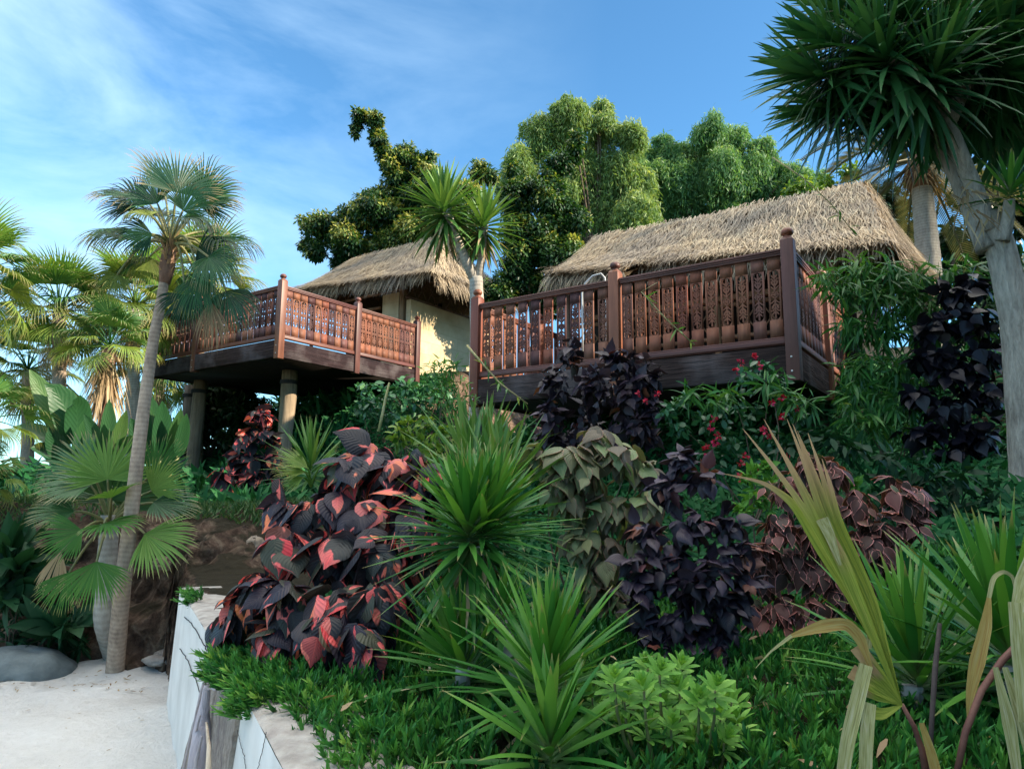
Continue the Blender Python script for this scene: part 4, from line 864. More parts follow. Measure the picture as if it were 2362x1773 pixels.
weeper('bluish green weeping tree with separate drooping plumes behind the larger roof', [(1440, 330, 36), (1430, 300, 20), (1525, 300, 36), (1580, 305, 40), (1640, 365, 36), (1480, 390, 52), (1560, 385, 55), (1640, 420, 42), (1700, 410, 34), (1410, 440, 42), (1500, 455, 50), (1580, 460, 50), (1660, 460, 40), (1720, 450, 30), (1445, 385, 50), (1530, 345, 45), (1610, 400, 50), (1760, 440, 34), (1400, 380, 40), (1690, 380, 26), (1430, 430, 50), (1400, 330, 30), (1490, 320, 34), (1740, 400, 34), (1690, 430, 40), (1780, 420, 30), (1640, 330, 30)], 27., (1540, 720), 'pepper2', 480, 2)
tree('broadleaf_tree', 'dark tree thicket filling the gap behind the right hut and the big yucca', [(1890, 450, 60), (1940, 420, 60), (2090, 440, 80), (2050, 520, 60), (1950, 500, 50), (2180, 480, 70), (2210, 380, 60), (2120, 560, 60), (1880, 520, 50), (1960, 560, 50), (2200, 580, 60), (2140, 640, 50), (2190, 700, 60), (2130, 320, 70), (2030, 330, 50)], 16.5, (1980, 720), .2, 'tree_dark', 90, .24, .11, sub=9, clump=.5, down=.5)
tree('broadleaf_tree', 'small yellow green tree peeking over the right end of the larger roof', [(1735, 392, 22), (1765, 408, 20), (1710, 410, 18), (1790, 385, 26), (1835, 372, 30)], 17., (1750, 640), .1, 'lime', 110, .16, .08, sub=6)

# date palm right
def date_palm():
    C = np.array(A(1985, 345, 12.)); b = np.array(A(2008, 700, 12.)); b[2] = gz(b[0], b[1]) - .2
    t = thing('date_palm', 'feather palm with a pale ringed trunk behind the larger hut at right', 'palm', b)
    palm_trunk(t, [b, A(2005, 560, 12.), A(1996, 460, 12.), A(1990, 400, 12.)], [.21, .2, .18, .165], 'pale_bark')
    MB().tube([A(1990, 408, 12.), A(1988, 375, 12.), A(1984, 335, 12.)], [.2, .27, .15], 14, wob=.3).build('boot_collar', M['palm_neck'], t, smooth=True)
    for i in range(24):
        q = (i + .5) / 24; el = 1.3 - 2.0 * q; az = i * 2.4 + .5; L = R.uniform(2., 2.6)
        d = np.array([math.cos(az) * math.cos(el), math.sin(az) * math.cos(el), math.sin(el)])
        k = np.linspace(0, 1, 12)[:, None]; P = C + d * k * L - ZZ * (k ** 2.2) * L * .55
        m = MB(); m.tube(P, np.linspace(.03, .008, 12), 5, rnd=.8)
        n = 60; f = np.linspace(.18, 1, n); bp = np.stack([np.interp(f, k[:, 0], P[:, j]) for j in range(3)], -1); tg = nrm(np.gradient(bp, axis=0)); sd = nrm(np.cross(tg, ZZ)); upn = np.cross(sd, tg)
        for s in (-1, 1):
            m.blades(bp, tg * .7 + sd * s * .8 + upn * .35, upn, .5 * (1.05 - .6 * f), .025, .4, (.6, 1, .6, .05), across=1, rnd=np.clip(R.random() * .5 + R.random(n) * .5, 0, 1))
        m.build('frond', M['date'], t)
    m = MB(); n = 160; ph = R.random(n) * 6.28; o = np.stack([np.cos(ph), np.sin(ph), 0 * ph], -1)
    m.blades(C - ZZ * R.uniform(.0, .45, n)[:, None] + o * .2, o * .7 - ZZ * .7, o, R.uniform(.2, .7, n), .04, 1., (1, .8, .4, .1), rnd=R.random(n) * .6); m.build('dead_skirt', M['dry'], t)
tree('broadleaf_tree', 'shaded green thicket on the slope behind the log columns of the upper deck', [(400, 880, 40), (450, 900, 50), (520, 890, 46), (430, 950, 50), (500, 960, 50), (570, 930, 40), (360, 930, 40), (380, 990, 40), (440, 850, 40), (485, 855, 45), (470, 900, 50), (525, 850, 40), (560, 880, 40), (415, 930, 36)], 17.5, (450, 1030), .1, 'tree_dark', 160, .17, .08, sub=8)
date_palm()

# big yucca tree at the right
def big_yucca():
    Y = 5.2; b = np.array(A(2226, 1180, Y)); b[2] = gz(b[0], b[1]) - .1
    t = thing('yucca_tree', 'massive yucca tree with a thick grey trunk at the right edge', 'yucca tree', b)
    tr = [b, A(2222, 1040, Y), A(2208, 850, Y), A(2194, 680, Y), A(2158, 520, Y), A(2132, 460, Y)]
    k = np.linspace(0, 5, 30); P = np.stack([np.interp(k, np.arange(6), np.array(tr)[:, j]) for j in range(3)], -1)
    for _ in range(4): P[1:-1] = (P[:-2] + P[2:]) / 4 + P[1:-1] / 2
    MB().tube(P, np.interp(k, np.arange(6), [.145, .118, .11, .104, .104, .068]), 24, wob=.07).build('trunk', M['grey_bark'], t, smooth=True)
    heads = []
    def branch(pts, rad, Ys):
        Q = [A(x, y, yy) for (x, y), yy in zip(pts, Ys)]; kk = np.linspace(0, len(Q) - 1, 16); Q2 = np.stack([np.interp(kk, np.arange(len(Q)), np.array(Q)[:, j]) for j in range(3)], -1)
        for _ in range(3): Q2[1:-1] = (Q2[:-2] + Q2[2:]) / 4 + Q2[1:-1] / 2
        MB().tube(Q2, np.interp(kk, np.arange(len(Q)), rad), 16, wob=.08).build('branch', M['grey_bark'], t, smooth=True)
    branch([(2135, 500), (2110, 420), (2068, 320), (2040, 240), (2015, 180)], [.075, .062, .054, .05, .042], [5.2, 5.2, 5.15, 5.1, 5.0])
    branch([(2130, 540), (2098, 460), (2070, 400), (2040, 330), (1990, 260), (1930, 200)], [.07, .06, .05, .05, .045, .04], [5.2, 5.3, 5.4, 5.5, 5.5, 5.5])
    branch([(2165, 520), (2178, 470), (2180, 430)], [.05, .042, .036], [5.1, 5.05, 5.0])
    branch([(2040, 240), (1990, 170), (1920, 120)], [.06, .055, .05], [5.1, 5.0, 4.9]); branch([(2050, 260), (2100, 150), (2150, 60)], [.06, .055, .05], [5.1, 5.1, 5.1])
    H = [(1760, 160, 5.2, (-.9, 0, .3)), (1790, 235, 5.5, (-.9, .1, -.05)), (1905, 110, 4.85, (-.5, -.3, .75)), (1800, 90, 5.1, (-.85, 0, .5)), (1860, 190, 5.4, (-.8, .1, .2)), (1960, 30, 5.0, (-.2, -.3, .9)), (2020, 150, 4.8, (0, -.6, .6)), (2060, 40, 5.0, (.1, -.2, .95)),
         (2140, 60, 5.1, (.4, -.2, .8)), (1890, 10, 5.2, (-.5, 0, .8)), (1960, 190, 5.3, (-.3, -.3, .4)), (2120, 170, 5.4, (.5, .2, .6)), (2200, 130, 5.0, (.8, -.2, .5)), (1830, 20, 5.4, (-.8, .2, .6)), (1985, 110, 5.5, (0, .2, 1)), (2190, 0, 5.2, (.3, 0, .9)), (2090, 230, 5.7, (.4, .5, .5)), (2195, 250, 5.6, (.5, .3, .6)), (1900, 240, 5.6, (-.6, .3, .2))]
    for (x, y, yy, ax) in H:
        m = MB(); rosette(m, A(x, y, yy), ax, 104, .62, .052, .08, 2.55, .75, .22); m.build('leaf_rosette', M['yucca_dark'], t)
    m = MB(); rosette(m, A(2182, 405, 5.0), (.1, -.2, 1), 34, .34, .04, .06, 2.0, .3, .1); m.build('leaf_rosette', M['yucca'], t)
    m = MB(); n = 46; p = np.stack([A(x, y, yy) for x, y, yy in zip(R.uniform(2050, 2170, n), R.uniform(380, 480, n), R.uniform(4.95, 5.3, n))])
    m.blades(p, np.stack([R.normal(0, .5, n), R.normal(-.2, .3, n), -R.uniform(.3, 1., n)], -1), (0, -1, 0), R.uniform(.1, .3, n), .018, .5, (1, .8, .5, .1), rnd=R.random(n)); m.build('dry_leaves', M['dry'], t)
big_yucca()

# twin headed yucca between the huts
b = np.array(A(1030, 720, 9.9)); 
yucca('yucca_tree', 'slender yucca with two round leaf heads between the two huts', np.array([b[0], b[1], gz(b[0], b[1])]), [np.array([b[0], b[1], gz(b[0], b[1])]), b, A(1030, 640, 9.9), A(1028, 600, 9.9)], [.1, .1, .1, .1],
      [(A(958, 440, 9.8), (-.1, -.1, 1), 130, .74, .062, 2.6, .35), (A(1046, 474, 9.9), (.12, -.1, 1), 110, .66, .06, 2.5, .35)], 'yucca_grey', 26)
tw = [o for o in bpy.data.objects if o.get('label', '').startswith('slender yucca')][0]
for Q, rd in (([A(1028, 612, 9.9), A(1005, 560, 9.85), A(985, 515, 9.8), A(972, 475, 9.8), A(960, 448, 9.8)], [.075, .07, .065, .06, .05]), ([A(1030, 610, 9.9), A(1040, 560, 9.9), A(1044, 520, 9.9), A(1047, 485, 9.9)], [.07, .06, .055, .05])):
    MB().tube(Q, rd, 12, wob=.1).build('branch', M['pale_bark'], tw, smooth=True)
for o in list(tw.children):
    if o.name.startswith(('leaf_rosette', 'dry_leaves')) and not o.get('moved'):
        pass
# ------------------------------------------------------------------ foreground yuccas
def Pg(x, y, Y, sink=.05):
    p = np.array(A(x, y, Y)); return np.array([p[0], p[1], gz(p[0], p[1]) - sink])
b = Pg(1150, 1560, 2.45)
yucca('yucca', 'tall green yucca with a pale ringed trunk and spiky head in the centre foreground', b, [b, A(1112, 1430, 2.5), A(1075, 1330, 2.55), A(1040, 1250, 2.6), A(1028, 1180, 2.6)], [.03, .028, .026, .024, .022],
      [(A(1010, 1130, 2.6), (-.1, -.15, 1), 110, .35, .026, 2.4, .3), (A(1052, 1120, 2.66), (.25, -.1, 1), 96, .33, .025, 2.3, .3), (A(1040, 1085, 2.8), (.1, .1, 1), 50, .3, .028, 1.6, .2)], 'yucca', 14)
b = Pg(1090, 1330, 2.5); yucca('yucca', 'small rosette yucca growing from the pale trunk under the tall head', b + ZZ * .1, None, None, [(A(1085, 1315, 2.45), (.0, -.35, 1), 30, .2, .024, 1.9, .3)], 'yucca')
b = Pg(1060, 1080, 3.6); yucca('yucca', 'pale green yucca standing behind the tall headed one with upright leaves', b, None, None, [(A(1080, 1060, 3.5), (.05, 0, 1), 52, .46, .034, 1.7, .25), (A(1010, 1010, 3.9), (-.1, 0, 1), 44, .46, .034, 1.6, .2), (A(1045, 985, 4.3), (.1, 0, 1), 40, .46, .034, 1.5, .2)], 'yucca_grey')
b = Pg(1000, 1480, 2.55); yucca('yucca', 'dark spreading yucca between the red leaved bush and the pale trunk', b, [b, A(1000, 1440, 2.5)], [.03, .025], [(A(1000, 1420, 2.5), (-.25, -.15, 1), 60, .36, .03, 2.0, .25)], 'yucca', 10)
b = Pg(1180, 1590, 2.05); yucca('yucca', 'largest low yucca with broad upright blades right of the pale trunk', b, [b, A(1180, 1520, 2.1)], [.035, .03], [(A(1182, 1450, 2.12), (.05, -.1, 1), 110, .33, .026, 2.05, .22)], 'yucca', 12)
b = Pg(1190, 1640, 1.85); yucca('yucca', 'short yucca tuft at the foot of the largest low yucca', b, None, None, [(A(1188, 1600, 1.85), (0, -.15, 1), 42, .26, .03, 1.95, .3)], 'yucca')
b = Pg(1965, 1500, 2.3); yucca('yucca', 'green yucca behind the broken frond at lower right', b, [b, A(1970, 1480, 2.3)], [.03, .03], [(A(1975, 1430, 2.3), (-.15, -.05, 1), 80, .42, .028, 2.0, .25)], 'yucca', 10)
b = Pg(2180, 1480, 2.2); yucca('yucca', 'big green yucca in front of the grey trunk at the right edge', b, [b, A(2185, 1440, 2.2)], [.035, .03], [(A(2180, 1380, 2.2), (-.15, -.05, 1), 84, .48, .034, 2.0, .25)], 'yucca', 10)
b = Pg(672, 1010, 6.2); yucca('yucca', 'small bright yucca beside the front log column of the upper deck', b, None, None, [(A(672, 1000, 6.2), (.0, -.2, 1), 60, .48, .032, 1.9, .15)], 'yucca_grey')
# little fan palm near the column
t = thing('fan_palm', 'little pale fan palm seedling at the foot of the front log column', 'palm', Pg(660, 1060, 6.))
for (h, q) in (((665, 1010), (590, 965)), ((660, 1020), (580, 1010)), ((655, 1030), (600, 1055)), ((690, 1010), (730, 960))):
    m = MB(); H = A(*h, 5.9); fan(m, H, A(*q, 5.8), ZZ + VIEW(H) * .6, 20, 1.6, .45, .5); petiole(m, A(672, 1050, 6.), H, .008); m.build('frond', M['fan_lit'], t)

# ------------------------------------------------------------------ colourful shrubs
RED = [(800, 965, 34, 3.9), (762, 1012, 38, 3.8), (845, 1035, 50, 3.8), (915, 1025, 32, 3.7), (690, 1085, 48, 3.7), (780, 1110, 66, 3.6), (640, 1170, 48, 3.6), (720, 1200, 66, 3.5), (820, 1190, 60, 3.5), (565, 1240, 48, 3.6), (640, 1275, 62, 3.4), (740, 1300, 62, 3.3), (835, 1275, 48, 3.3), (525, 1300, 40, 3.6), (600, 1355, 42, 3.4), (500, 1335, 26, 3.7), (880, 1130, 36, 3.5), (690, 1350, 40, 3.2), (790, 1370, 36, 3.15), (610, 1090, 18, 3.8), (905, 1000, 34, 3.9), (938, 1012, 22, 3.9), (890, 1075, 34, 3.7), (900, 1180, 30, 3.6)]
shrub('copperleaf_bush', 'large copperleaf bush with dark and coral red patched leaves beside the white wall', [q[:3] + (q[3] - .35,) for q in RED], 3.2, (720, 1400), 'red_leaf', 27, .165, .145, stems=8, prof=ROUND, down=1.1, out=.5, wild=.42, droop=.4, cup=.25, across=4, sub=4, fold=.12, lightup=.1, clump=.62, rsp=.6)
OL = [(1290, 945, 34), (1220, 985, 40), (1340, 985, 46), (1160, 985, 26), (1265, 1030, 50), (1390, 1010, 36), (1230, 1090, 44), (1320, 1090, 54), (1400, 1080, 40), (1250, 1150, 40), (1300, 1190, 46), (1380, 1150, 40), (1200, 1040, 34), (1280, 1250, 40), (1330, 1290, 36)]
shrub('copperleaf_bush', 'olive green copperleaf bush with drooping thin edged leaves in the middle of the bank', OL, 3.5, (1300, 1350), 'olive_leaf', 120, .125, .09, stems=5, prof=HEART, down=1.1, out=.5, wild=.5, cup=.2, droop=.5, across=4, sub=6, fold=.15, lightup=.1, clump=.6, rsp=.5)
PU = [(1470, 990, 30), (1510, 1040, 40), (1440, 1060, 36), (1400, 1150, 40), (1480, 1130, 56), (1560, 1130, 44), (1380, 1210, 40), (1450, 1220, 62), (1540, 1210, 60), (1600, 1200, 36), (1400, 1290, 40), (1480, 1300, 56), (1560, 1290, 50), (1430, 1350, 40), (1520, 1370, 40), (1610, 1260, 30), (1390, 1340, 36), (1470, 1395, 36), (1560, 1350, 40), (1600, 1310, 36), (1480, 1250, 60), (1370, 1265, 36), (1550, 1410, 24), (1420, 1400, 26)]
shrub('purple_bush', 'black purple leafy bush in the right foreground between olive and pink edged bushes', PU, 2.9, (1490, 1430), 'purple_leaf', 230, .075, .056, stems=3, prof=ROUND, down=.5, cup=.3, out=.8, droop=.4, across=4, sub=5, fold=.2, lightup=.15, clump=.55, rsp=.5)
PU2 = [(1245, 770, 34), (1320, 775, 26), (1360, 785, 36), (1200, 820, 36), (1270, 830, 56), (1350, 845, 56), (1400, 820, 26), (1190, 890, 44), (1270, 900, 60), (1350, 910, 54), (1410, 880, 36), (1230, 950, 44), (1310, 960, 50), (1180, 940, 30), (1400, 940, 30)]
shrub('purple_bush', 'dark burgundy bush growing in front of the nearer deck beam', PU2, 6.2, (1290, 1060), 'purple_leaf', 85, .13, .085, stems=4, prof=HEART, down=.3, out=.8, droop=.4, across=2, sub=6, fold=.2, lightup=.15, clump=.55, rsp=.5)
PK = [(1740, 1000, 30), (1800, 1010, 26), (1690, 1050, 40), (1760, 1080, 46), (1860, 1090, 44), (1930, 1060, 40), (1970, 1080, 28), (1900, 1130, 50), (1960, 1130, 34), (1680, 1130, 46), (1760, 1160, 46), (1850, 1170, 50), (1700, 1220, 50), (1640, 1190, 34), (1780, 1240, 50), (1670, 1300, 44), (1740, 1310, 50), (1640, 1370, 34), (1700, 1390, 36), (1850, 1230, 40), (1780, 1340, 40), (1730, 1230, 50), (1650, 1240, 40), (1700, 1350, 44), (1650, 1330, 40), (1820, 1290, 44), (1880, 1180, 44), (1920, 1200, 36)]
shrub('copperleaf_bush', 'brown red copperleaf bush with pink leaf edges behind the broken frond', PK, 3.2, (1730, 1430), 'pink_leaf', 150, .088, .056, stems=4, prof=HEART, down=1.0, out=.55, wild=.5, cup=.2, droop=.5, across=4, sub=6, fold=.18, lightup=.1, clump=.6, rsp=.5)
RB = [(560, 900, 22), (540, 940, 26), (580, 945, 28), (520, 985, 26), (560, 990, 34), (590, 1000, 26), (500, 1025, 22), (545, 1030, 30), (585, 1035, 24)]
shrub('copperleaf_bush', 'small dark copperleaf bush with reddish leaves under the upper deck', RB, 11., (550, 1060), 'red_leaf', 30, .24, .2, stems=3, prof=ROUND, down=.9, out=.7, droop=.5, sub=5, fold=.15, lightup=.1, clump=.6, rsp=.6)
BK = [(2060, 640, 50), (2110, 620, 40), (2020, 700, 40), (2090, 700, 60), (2130, 760, 50), (2010, 780, 40), (2070, 800, 60), (2120, 860, 50), (2040, 870, 50), (2090, 930, 50), (1990, 850, 34), (2130, 960, 40), (2000, 930, 40), (2060, 980, 40)]
shrub('purple_bush', 'nearly black violet bush leaning against the thick grey trunk at right', BK, 6.2, (2090, 1080), 'black_leaf', 80, .14, .11, stems=4, prof=HEART, down=.7, out=.8, droop=.4, sub=6, fold=.2, lightup=.15, clump=.55)

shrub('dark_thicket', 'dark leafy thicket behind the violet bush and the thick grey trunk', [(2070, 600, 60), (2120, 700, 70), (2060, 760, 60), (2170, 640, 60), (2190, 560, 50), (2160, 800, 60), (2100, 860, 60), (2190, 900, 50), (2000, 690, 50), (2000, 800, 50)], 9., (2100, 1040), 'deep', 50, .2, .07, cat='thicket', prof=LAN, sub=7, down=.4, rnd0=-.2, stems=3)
# green shrubs -----------------------------------------------------------
shrub('laurel_bush', 'dark glossy green bush under the right end of the upper deck', [(790, 840, 32), (800, 880, 36), (840, 860, 30), (830, 910, 30), (880, 850, 40), (920, 830, 30), (860, 900, 36), (910, 870, 36), (780, 870, 24), (950, 860, 30)], 8.5, (850, 1000), 'glossy', 120, .11, .05, prof=LAN, sub=6, down=.1, lightup=.4)
shrub('croton_bush', 'yellow green speckled bush behind the red leaved bush', [(880, 930, 30), (920, 910, 28), (950, 940, 30), (900, 970, 34), (860, 950, 24), (940, 980, 28), (990, 960, 26)], 6.2, (910, 1050), 'lime', 150, .075, .038, prof=LAN, sub=6, down=.1, lightup=.5)
shrub('bamboo_bush', 'feathery green bush against the cream wall beside the deck post', [(930, 800, 26), (960, 800, 34), (985, 790, 22), (950, 830, 32), (985, 830, 30), (1010, 870, 30), (970, 870, 34)], 8.0, (965, 960), 'bamboo', 150, .11, .018, prof=LAN, sub=6, down=.2, lightup=.4)
BB = [(1800, 590, 40), (1860, 575, 44), (1920, 580, 44), (1980, 600, 44), (2050, 590, 40), (1830, 640, 50), (1900, 640, 56), (1970, 650, 50), (2040, 640, 40), (1850, 710, 50), (1920, 710, 56), (1990, 720, 44), (1880, 780, 48), (1940, 790, 50), (1870, 850, 40), (1930, 870, 46), (1890, 920, 40), (1960, 930, 40), (2020, 800, 40), (1840, 900, 26)]
shrub('bamboo_bush', 'tall bamboo thicket with narrow leaves at the right end of the nearer deck', BB, 6.6, (1930, 1040), 'bamboo', 150, .19, .026, stems=6, bark='brown_bark', prof=LAN, sub=6, down=.75, out=.7, droop=.6, lightup=.5, clump=.6)
BG = [(1620, 810, 36), (1680, 820, 40), (1560, 880, 36), (1620, 880, 46), (1700, 880, 40), (1580, 940, 44), (1650, 950, 46), (1540, 980, 36), (1610, 1000, 40), (1520, 900, 30), (1480, 870, 30), (1440, 880, 28), (1470, 920, 30), (1530, 1020, 30), (1650, 790, 24), (1720, 900, 24)]
bg = shrub('bougainvillea', 'bougainvillea shrub dotted with red bracts under the nearer deck beam', BG, 5.6, (1600, 1100), 'glossy', 130, .075, .042, stems=4, prof=LAN, sub=6, down=.2, lightup=.35)
m = MB()
for (x, y, r) in [(1600, 782, 14), (1640, 790, 10), (1590, 800, 8), (1540, 905, 10), (1535, 925, 9), (1550, 940, 10), (1545, 955, 12), (1525, 965, 10), (1600, 1000, 12), (1610, 985, 8), (1600, 1030, 14), (1650, 930, 10), (1660, 940, 8), (1720, 880, 8), (1690, 900, 8), (1690, 860, 8), (1630, 770, 6), (1640, 1010, 8), (1380, 850, 8), (1420, 850, 9), (1395, 865, 7), (1730, 970, 8), (1700, 985, 7), (1530, 985, 12), (1665, 870, 8)]:
    m = MB(); n = 12; c = A(x, y, 5.25 if x > 1450 else 5.8); p, d = ball(n); m.blades(c + p * r * .45 * mpp(5.3), d, R.normal(size=(n, 3)), .026, .022, .1, (.3, 1, .1), rnd=R.random(n)); m.build('bract_cluster', M['flower'], bg)

shrub('bamboo_bush', 'bamboo sprays with long narrow leaves below the beam of the nearer deck', [(1490, 850, 22), (1540, 860, 24), (1700, 850, 26), (1740, 870, 20), (1660, 830, 20), (1580, 850, 20)], 5.3, (1600, 1090), 'bamboo', 90, .16, .022, stems=3, bark='brown_bark', prof=LAN, sub=5, down=.5, droop=.5, clump=.7)
shrub('schefflera_bush', 'bright lime green bush behind the tips of the broken frond', [(1650, 1010, 22), (1620, 1030, 20), (1670, 1040, 24), (1630, 1070, 24), (1660, 1090, 24), (1610, 1100, 18), (1810, 1040, 12), (1840, 1045, 12)], 4.6, (1640, 1180), 'bright', 150, .07, .03, prof=LAN, sub=6, down=-.2, lightup=.3)
shrub('shade_undergrowth', 'almost black leaves added as the deep shade beneath the nearer deck and bamboo', [(1780, 950, 50), (1850, 980, 56), (1930, 1000, 50), (2000, 1020, 50), (2070, 1050, 50), (2130, 1080, 40), (2010, 1100, 44), (1900, 1060, 50), (1720, 950, 36), (2080, 1120, 40), (2150, 1120, 50), (2000, 1150, 40), (2100, 1180, 50), (2180, 1190, 40), (1930, 1120, 40)], 4.6, (1930, 1180), 'deep', 40, .12, .04, cat='undergrowth', prof=LAN, sub=6, down=.4, rnd0=-.3, stems=3)  # added leaves, darkened to stand in for the deep shade here
def whorls(label, name, spots, Y, L, W, mat, base_px):
    b = Pg(*base_px, Y); t = thing(name, label, 'shrub', b); st = MB(); m = MB()
    for (x, y, dy) in spots:
        c = np.array(A(x, y, Y + dy)); k = np.linspace(0, 1, 6)[:, None]; mid = np.array([c[0], c[1], (b[2] + c[2]) / 2 - .05]); P = b * (1 - k) ** 2 + 2 * mid * k * (1 - k) + c * k ** 2
        st.tube(P, np.linspace(.007, .003, 6), 6); ax = nrm(np.array([R.normal(0, .25), R.normal(-.25, .2), 1]))
        for (nn, th, s, off) in ((7, .95, 1, 0), (6, .55, .75, .012), (4, .2, .5, .02), (7, 1.35, 1., -.02)):
            e = nrm(np.cross(ax, [.2, .9, .1])); f = np.cross(ax, e); ph = np.arange(nn) / nn * 6.283 + R.random() * 6
            o = e * np.cos(ph)[:, None] + f * np.sin(ph)[:, None]; d = ax * math.cos(th) + o * math.sin(th); up = ax * math.sin(th) - o * math.cos(th) + ax * .2
            m.blades(c + ax * off + d * .004, d, up, L * s * R.uniform(.85, 1.1, nn), W * s, .25, (.2, .55, .9, 1, .8, .25), fold=.25, rnd=np.clip(R.normal(.5 + .15 * (1 - s), .22, nn), 0, 1), across=4)
    st.build('stems', M['petiole'], t, smooth=True); m.build('foliage', M[mat], t, smooth=True)
sp = [(1285, 1505), (1330, 1475), (1350, 1520), (1400, 1440), (1430, 1465), (1470, 1450), (1385, 1490), (1300, 1560), (1345, 1580), (1420, 1520), (1470, 1500), (1510, 1520), (1545, 1490), (1580, 1510), (1560, 1550), (1500, 1560), (1450, 1570), (1400, 1580), (1370, 1630), (1310, 1620), (1440, 1620), (1500, 1610), (1560, 1600), (1590, 1570), (1480, 1650), (1400, 1660), (1330, 1655), (1540, 1640), (1440, 1530), (1530, 1575)]
whorls('light green whorled leaf bush in the bottom centre foreground', 'schefflera_bush', [(x + R.normal(0, 4), y + R.normal(0, 4), R.uniform(-.12, .18)) for x, y in sp], 1.95, .052, .019, 'bright', (1450, 1700))
shrub('fern_clump', 'dark leafy undergrowth between the boulder and the low fan palm', [(40, 1330, 40), (100, 1340, 44), (60, 1380, 40), (130, 1380, 40), (160, 1340, 30), (10, 1290, 40), (170, 1400, 24), (20, 1390, 30)], 7.0, (90, 1420), 'deep', 70, .16, .03, prof=LAN, sub=6, down=.2, cat='undergrowth', lightup=.3)
shrub('canna_plant', 'broad leaved dark plant at the left edge above the boulder', [(10, 1200, 34), (30, 1240, 34), (20, 1290, 30), (140, 1360, 26)], 6.9, (20, 1400), 'deep', 16, .42, .14, prof=BR, sub=5, down=-.6, cat='plant', across=4)
# twig and bamboo culms ----------------------------------------------------
tag(MB().tube([A(818, 932, 6.5), A(826, 895, 6.5), A(833, 860, 6.5), A(841, 826, 6.5)], [.014, .013, .012, .009], 8, wob=.2).build('dry_stick', M['tan'], smooth=True), 'bare dry stick standing up out of the red leaved bush', 'stick')
def shoot(label, pts, Y, r, nl, mat='bamboo'):
    P = np.stack([A(x, y, Y) for x, y in pts]); t = thing('bamboo_shoot', label, 'bamboo', P[0], 0, 'bamboo shoots')
    MB().tube(P, np.linspace(r, r * .5, len(P)), 8).build('culm', M['culm'], t, smooth=True)
    k = R.uniform(0, len(P) - 1, nl); p = np.stack([np.interp(k, np.arange(len(P)), P[:, j]) for j in range(3)], -1)
    m = MB(); m.blades(p, R.normal(size=(nl, 3)) * .7 + np.array([.3, -.2, -.3]), ZZ + R.normal(size=(nl, 3)) * .3, R.uniform(.08, .16, nl), .018, .5, LAN, rnd=R.random(nl)); m.build('foliage', M[mat], t)
shoot('yellow bamboo culm leaning across the left post of the nearer deck', [(1008, 745), (1040, 783), (1080, 828), (1140, 872)], 6.4, .011, 26)
shoot('thin bamboo shoot arching over the right end of the larger roof', [(1668, 340), (1735, 385), (1795, 440), (1850, 510)], 6.6, .007, 14)
shoot('short bamboo spray in front of the middle railing post', [(1500, 745), (1440, 690), (1385, 630), (1420, 610)], 6.2, .007, 14)

# ------------------------------------------------------------------ ground cover
def scatter(n, x0, x1, y0, y1, keep):
    x = R.uniform(x0, x1, n); y = R.uniform(y0, y1, n); k = keep(x, y); return x[k], y[k]
def ice_plants():
    m = MB()
    def sprigs(x, y, nl, sc, lean=None):
        
        n = len(x); z = bumpy(x, y) if lean is None else .88 + 0 * x; base = np.stack([x, y, z], -1) + ZZ * R.uniform(-.03, .05, n)[:, None]
        ax = nrm(np.stack([R.normal(0, .45, n), R.normal(-.15, .45, n), np.ones(n)], -1)); h = R.uniform(.03, .075, n) * sc; rn = R.normal(.42, .16, n) + .55 * fbm(x * 3.3, y * 3.3)
        if lean is not None: ax = nrm(ax * np.array([1, 1, .35]) + lean)
        for k in range(nl):
            q = k / nl; ph = k * 2.4 + R.random(n) * 1.; e = nrm(np.cross(ax, [.3, .8, .2])); f = np.cross(ax, e); o = e * np.cos(ph)[:, None] + f * np.sin(ph)[:, None]
            d = ax * (.85 + .7 * q) + o * (.8 - .42 * q)
            m.blades(base + ax * (h * q)[:, None], d, ax - o * .3, R.uniform(.03, .052, n) * sc, .0098 * sc, -.2, (.8, 1, .95, .15), fold=.5, rnd=np.clip(rn + .25 * (q - .5) + R.normal(0, .08, n), 0, 1))
    vis = lambda x, y: (wall_d(x, y) > .03 + .2 * sst(1.35, 1.6, -.47 * (x + .6) + .88 * (y - 2))) & (np.abs(x) < .74 * y + .35)
    x, y = scatter(5200, -1.4, 2.1, 1.5, 3.1, vis); sprigs(x, y, 10, 1.)
    x, y = scatter(6000, -2.4, 2.8, 3.0, 4.0, vis); sprigs(x, y, 8, 1.15)
    s = np.concatenate([R.uniform(-.6, .6, 200), R.uniform(.55, 1.35, 600)]); off = R.uniform(-.03, .2, len(s)) + .06 * fbm(s * 4, s * 0) + .2 * sst(.65, .3, s); P = np.stack([along(a, o) for a, o in zip(s, off)])
    k = s > .25 * 0 - .1; sprigs(P[k, 0], P[k, 1], 9, 1., np.array([-.6, -.3, .1]))
    s = R.uniform(3.2, 3.6, 40); P = np.stack([along(a, o) for a, o in zip(s, R.uniform(-.02, .1, 40))]); sprigs(P[:, 0], P[:, 1], 9, 1., np.array([-.6, -.3, .1]))
    tag(m.build('ice_plant_cover', M['ice']), 'carpet of fleshy green ice plant over the bank and wall top', 'ground cover', kind='stuff')
ice_plants()
